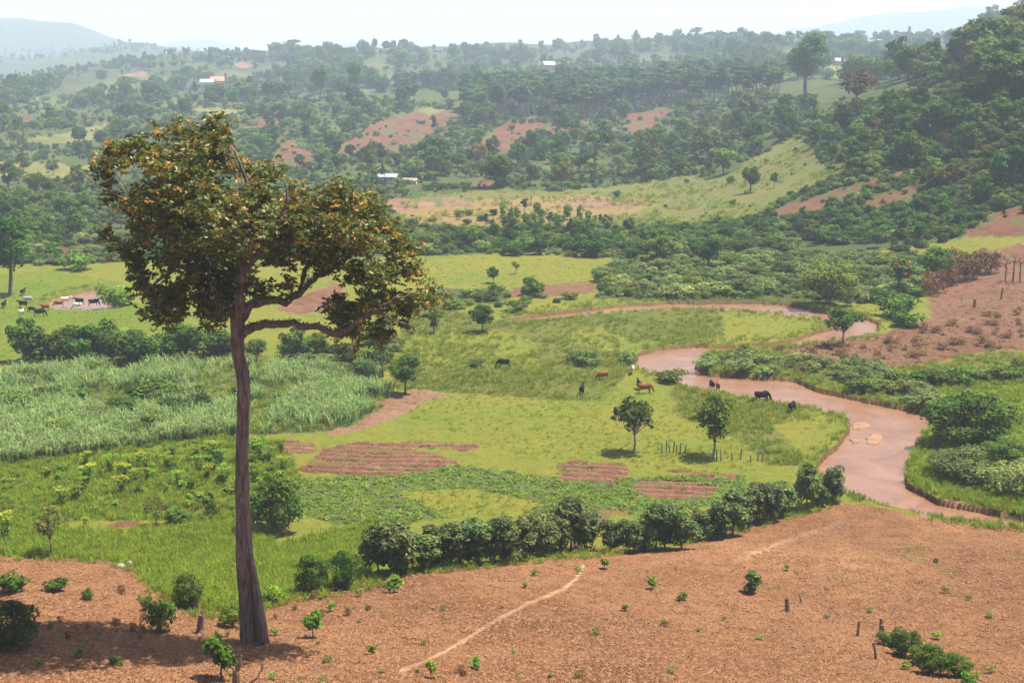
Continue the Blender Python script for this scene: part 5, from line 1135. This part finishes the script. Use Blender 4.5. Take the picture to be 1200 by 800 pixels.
grove([(475, 285), (560, 270), (700, 268), (820, 270), (935, 285), (935, 300), (840, 306), (700, 302), (560, 298), (480, 300)], 95, [('bush_dark', 3, 2.5, 5, 1.4, 'thicket_bush', 'dark bush in the long thicket behind the pale lawn'), ('bush', 3, 2.5, 4.5, 1.4, 'thicket_bush', 'mid green bush in the long thicket behind the pale lawn'), ('round_dark', 1.2, 4, 7, 1.1, 'broadleaf_tree', 'dark tree in the long thicket behind the pale lawn'), ('bush_grey', 1.5, 2.5, 4, 1.5, 'thicket_bush', 'grey green bush in the long thicket behind the pale lawn')], 57, 'bush', 'long thicket', 7)
grove([(700, 346), (705, 318), (760, 308), (900, 305), (1010, 308), (1085, 312), (1080, 345), (1010, 358), (960, 350), (800, 350)], 100, [('bush_grey', 5, 2.2, 4.2, 1.5, 'thicket_bush', 'grey green bush in the tangled thicket beyond the river'), ('bush', 2, 2, 4, 1.4, 'thicket_bush', 'mid green bush in the tangled thicket beyond the river')], 58, 'bush', 'river thicket', 7)
grove([(565, 275), (560, 262), (600, 252), (690, 258), (720, 270), (640, 278)], 34, [('round_bright', 3, 3, 6.5, .8, 'young_tree', 'light green young tree in the row below the golden field'), ('euca', 1, 4, 7, 1.6, 'young_tree', 'slim young tree in the row below the golden field')], 59, 'tree', 'golden field row', 6, avoid=False)
grove([(490, 350), (585, 342), (690, 346), (690, 352), (600, 366), (500, 372)], 26, [('bush', 1, 1.2, 2.6, 1.6, 'low_bush', 'low green bush between the bare strip and the river channel')], 60, 'bush', 'channel bushes', 7)
grove([(0, 288), (110, 290), (120, 310), (0, 318)], 18, [('bush_grey', 1, 2, 3.5, 1.5, 'low_bush', 'grey green bush behind the pond meadow')], 61, 'bush', 'pond bushes', 8)
grove([(330, 405), (470, 400), (470, 440), (330, 432)], 22, [('bush_grey', 1, 1.5, 3, 1.3, 'low_bush', 'grey bush below the low limb of the towering tree'), ('bush', 1, 1.5, 4, 1.2, 'low_bush', 'green bush below the low limb of the towering tree')], 62, 'bush', 'under limb', 8)
grove([(470, 262), (560, 250), (570, 262), (480, 285)], 12, [('bush', 1, 1.5, 3, 1.2, 'low_bush', 'green bush at the lower end of the golden field')], 63, 'bush', 'golden field bushes', 8, avoid=False)

# ------------------------------------------------------------------ houses, posts, stumps, stones
M['tin'] = plain('tin_roof', (.24, .24, .24), .6, 3, .12); M['rustroof'] = plain('rust_roof', (.42, .16, .11), .7, 3, .3)
M['mudwall'] = plain('mud_wall', (.38, .23, .14), .95, 2, .25); M['limewall'] = plain('lime_wall', (.42, .38, .32), .9, 2, .15); M['dimdoor'] = plain('door_wood', (.07, .05, .04), .8)
M['post'] = plain('weathered_post', (.13, .10, .08), .9, 5, .4)
def house(u, v, w, d, h, rise, rz, wall, roof, lab):
    g = G(u, v); e = empty('house', g, rz); tag(e, lab, 'house')
    b = MB(); b.box((0, 0, h / 2 - .3), (w, d, h + .6))
    b.add([(-w / 2, -d / 2, h), (-w / 2, d / 2, h), (-w / 2, 0, h + rise), (w / 2, -d / 2, h), (w / 2, d / 2, h), (w / 2, 0, h + rise)], [(0, 2, 1), (3, 4, 5)]); obj('wall', b.mesh('wall', [M[wall]]), e)
    r = MB(); ov = .5; t_ = .08; k = (d / 2 + ov) / (d / 2)
    for s in (-1, 1):
        y1 = s * (d / 2 + ov); z1 = h + rise - rise * k; X = w / 2 + ov
        v8 = np.array([(-X, 0, h + rise + .05), (X, 0, h + rise + .05), (X, y1, z1 + .05), (-X, y1, z1 + .05)]); v8 = np.concatenate([v8, v8 + [0, 0, t_]])
        r.add(v8, [(0, 1, 2, 3), (4, 7, 6, 5), (0, 4, 5, 1), (1, 5, 6, 2), (2, 6, 7, 3), (3, 7, 4, 0)])
    obj('roof', r.mesh('roof', [M[roof]]), e)
    dm = MB(); dm.box((-w * .1, -d / 2 - .02, 1.0), (.95, .06, 2.0)); obj('door', dm.mesh('door', [M['dimdoor']]), e)
    for x in (-w * .33, w * .2):
        q = MB(); q.box((x, -d / 2 - .02, 1.5), (.9, .06, .8)); obj('window', q.mesh('window', [M['dimdoor']]), e)
house(455, 213, 8.5, 5.5, 2.4, 1.2, R(-8), 'mudwall', 'tin', 'mud walled house with a white metal roof below the dark trees')
house(481, 215, 6.0, 3.2, 1.5, .7, R(-12), 'limewall', 'mudwall', 'low ochre outbuilding just below the white roofed house')
house(991, 77, 24, 13, 5, 3.2, R(-5), 'mudwall', 'tin', 'long brown house with a pale roof on the hilltop clearing')
house(243, 102, 15, 11, 5, 3.4, R(10), 'limewall', 'tin', 'tiny white house in the far hazy woods')
house(255, 100, 15, 11, 5, 4.4, R(10), 'mudwall', 'rustroof', 'tiny red roofed house beside the white one in the far woods')
house(643, 82, 16, 12, 6, 4.5, R(20), 'mudwall', 'tin', 'tiny pinkish house high in the woods above the plantation')
def stick(u, v, hpx, rpx, name, cat, lab, group=None, lean=(0, 0), m='post', rot=.2):
    g = G(u, v); s = g[1] / F; b = MB(); h = hpx * s; r = rpx * s
    b.tube([(0, 0, -.2), (lean[0] * h * .4, lean[1] * h * .4, h * .5), (lean[0] * h, lean[1] * h, h)], [r * 1.15, r, r * .8], 8, wob=rot)
    if rpx > 2.5:
        for a in (.3, 1.9, 3.6, 5.1):
            q = np.array([math.cos(a), math.sin(a), 0]) * r * .6; hh = h * random.uniform(.1, .32)
            b.tube([q + [lean[0] * h, lean[1] * h, h * .9], q * 1.1 + [lean[0] * h, lean[1] * h, h * .98 + hh]], [r * .42, r * .08], 5, wob=.4)
        b.tube([(0, 0, -.3), (0, 0, h * .25)], [r * 1.9, r * 1.05], 9, wob=.4)
    return tag(obj(name, b.mesh(name, [M[m]], False), None, g), lab, cat, group)
for u, v, h in [(776, 531, 13), (781, 530, 15), (785, 531, 12), (789, 530, 14), (793, 531, 10), (797, 530, 12), (803, 529, 9), (840, 539, 14), (845, 540, 12), (858, 540, 11), (868, 538, 14), (880, 542, 10), (888, 540, 13), (893, 541, 12)]:
    stick(u, v, h, .75, 'fence_post', 'fence post', 'thin weathered wooden post standing in the grass near the two young trees', 'posts of the broken fence', (random.uniform(-.12, .12), random.uniform(-.1, .1)))
for u, v, h, r, lab in [(1005, 745, 20, 1.6, 'thin leaning dead stake in the cut back row'), (1032, 742, 20, 2.2, 'thick cut stake standing highest in the cut back row'), (1037, 745, 15, 2.0, 'shorter cut stake beside the thick one'), (1027, 772, 22, 1.8, 'pale cut stake lowest in the cut back row'), (923, 716, 17, 3.0, 'dark broken stump alone in the bare field'), (939, 706, 12, 1, 'thin dry stalk behind the broken stump')]:
    stick(u, v, h, r, 'wooden_stake', 'stake', lab, None, (random.uniform(-.3, .1), 0), 'deadwood')
stick(235, 742, 24, 4.5, 'tree_stump', 'stump', 'upright brown stump close behind the towering trunk', None, (.1, 0), 'deadwood')
stick(228, 714, 26, 5, 'tree_stump', 'stump', 'grey stump among shrubs at the grass edge', None, (-.05, 0), 'post')
stick(1142, 360, 10, 2, 'tree_stump', 'stump', 'short dark stump in the brown clearing', None, (0, 0), 'deadwood')
stick(1173, 351, 14, 1.2, 'tree_stump', 'stump', 'thin dead snag in the brown clearing', None, (.1, 0), 'deadwood')
for u, v, h, r, lab in [(1178, 330, 30, 1.4, 'dead standing trunk nearest the dry thicket'), (1187, 330, 36, 1.5, 'tallest dead standing trunk above the brown clearing'), (1195, 331, 33, 1.6, 'dead standing trunk at the frame edge above the clearing')]:
    put_px('snag', u, v, h, 'dead_tree', lab, 'dead tree', None, 1.0)
def forked(u, v, h, lab):
    g = G(u, v); s = g[1] / F; b = MB(); H = h * s
    b.tube([(0, 0, -.2), (.05, 0, H * .5), (.0, 0, H * .62)], [.28, .22, .18], 9, wob=.25); b.tube([(.02, 0, H * .5), (.25, .0, H * .8), (.38, 0, H * 1.05)], [.16, .13, .04], 8, wob=.3); b.tube([(.0, 0, H * .55), (-.25, 0, H * .72)], [.13, .04], 7, wob=.3)
    tag(obj('tree_stump', b.mesh('tree_stump', [M['deadwood']]), None, g), lab, 'stump')
forked(277, 806, 42, 'splintered forked stump beside the small round headed tree')
b = MB(); b.tube([(0, 0, 0), (.5, 0, .35), (.8, .1, .9), (.85, .1, 1.3)], [.09, .08, .06, .03], 7, wob=.2); b.tube([(.5, 0, .35), (1.0, -.1, .3)], [.06, .03], 6)
tag(obj('fallen_branch', b.mesh('fallen_branch', [M['deadwood']]), None, G(292, 800)), 'bent pale dead branch lying next to the splintered stump', 'branch')
def rock(u, v, wpx, hpx, seed, lab, m='rock', name='boulder', cat='rock'):
    g = G(u, v); s = g[1] / F; rg = np.random.default_rng(seed); b = MB(); lat = np.linspace(-1.45, 1.45, 8); V = []
    for a in lat:
        an = np.linspace(0, 6.283, 12, endpoint=False); V.append(np.stack([np.cos(a) * np.cos(an), np.cos(a) * np.sin(an), np.full(12, np.sin(a))], 1))
    V = np.concatenate(V); V = V * (1 + .28 * fbm(V[:, 0] * 1.7 + V[:, 2] + seed, V[:, 1] * 1.7 - V[:, 2], 3, seed)[:, None] * 2) * [wpx * s / 2, wpx * s / 2.4, hpx * s / 1.6]
    b.add(V, [(i * 12 + j, i * 12 + (j + 1) % 12, (i + 1) * 12 + (j + 1) % 12, (i + 1) * 12 + j) for i in range(7) for j in range(12)])
    tag(obj(name, b.mesh(name, [M[m]], True), None, g + [0, 0, hpx * s * .25]), lab, cat)
rock(152, 664, 9, 9, 3, 'taller pale boulder on the rim of the bare mound'); rock(141, 665, 15, 6, 14, 'lower wide pale boulder on the rim of the bare mound')
rock(205, 423, 9, 10, 6, 'brown earth mound at the foot of the dark tree row', 'clod', 'termite_mound', 'mound')
rock(1027, 511, 20, 2.0, 8, 'flat sandbank showing above the muddy water', 'sandm', 'sandbank', 'sandbank') if 'sandm' in M else None

many('banana', [(430, 217, 20, 1.1), (440, 219, 17, 1.1), (466, 219, 16, 1.1), (421, 214, 20, 1.1), (494, 214, 18, 1.1), (447, 210, 22, 1.0), (412, 218, 16, 1.1)], 'banana_plant', 'banana plant', 'broad leaved banana plant beside the white roofed house', 'banana plants by the house')
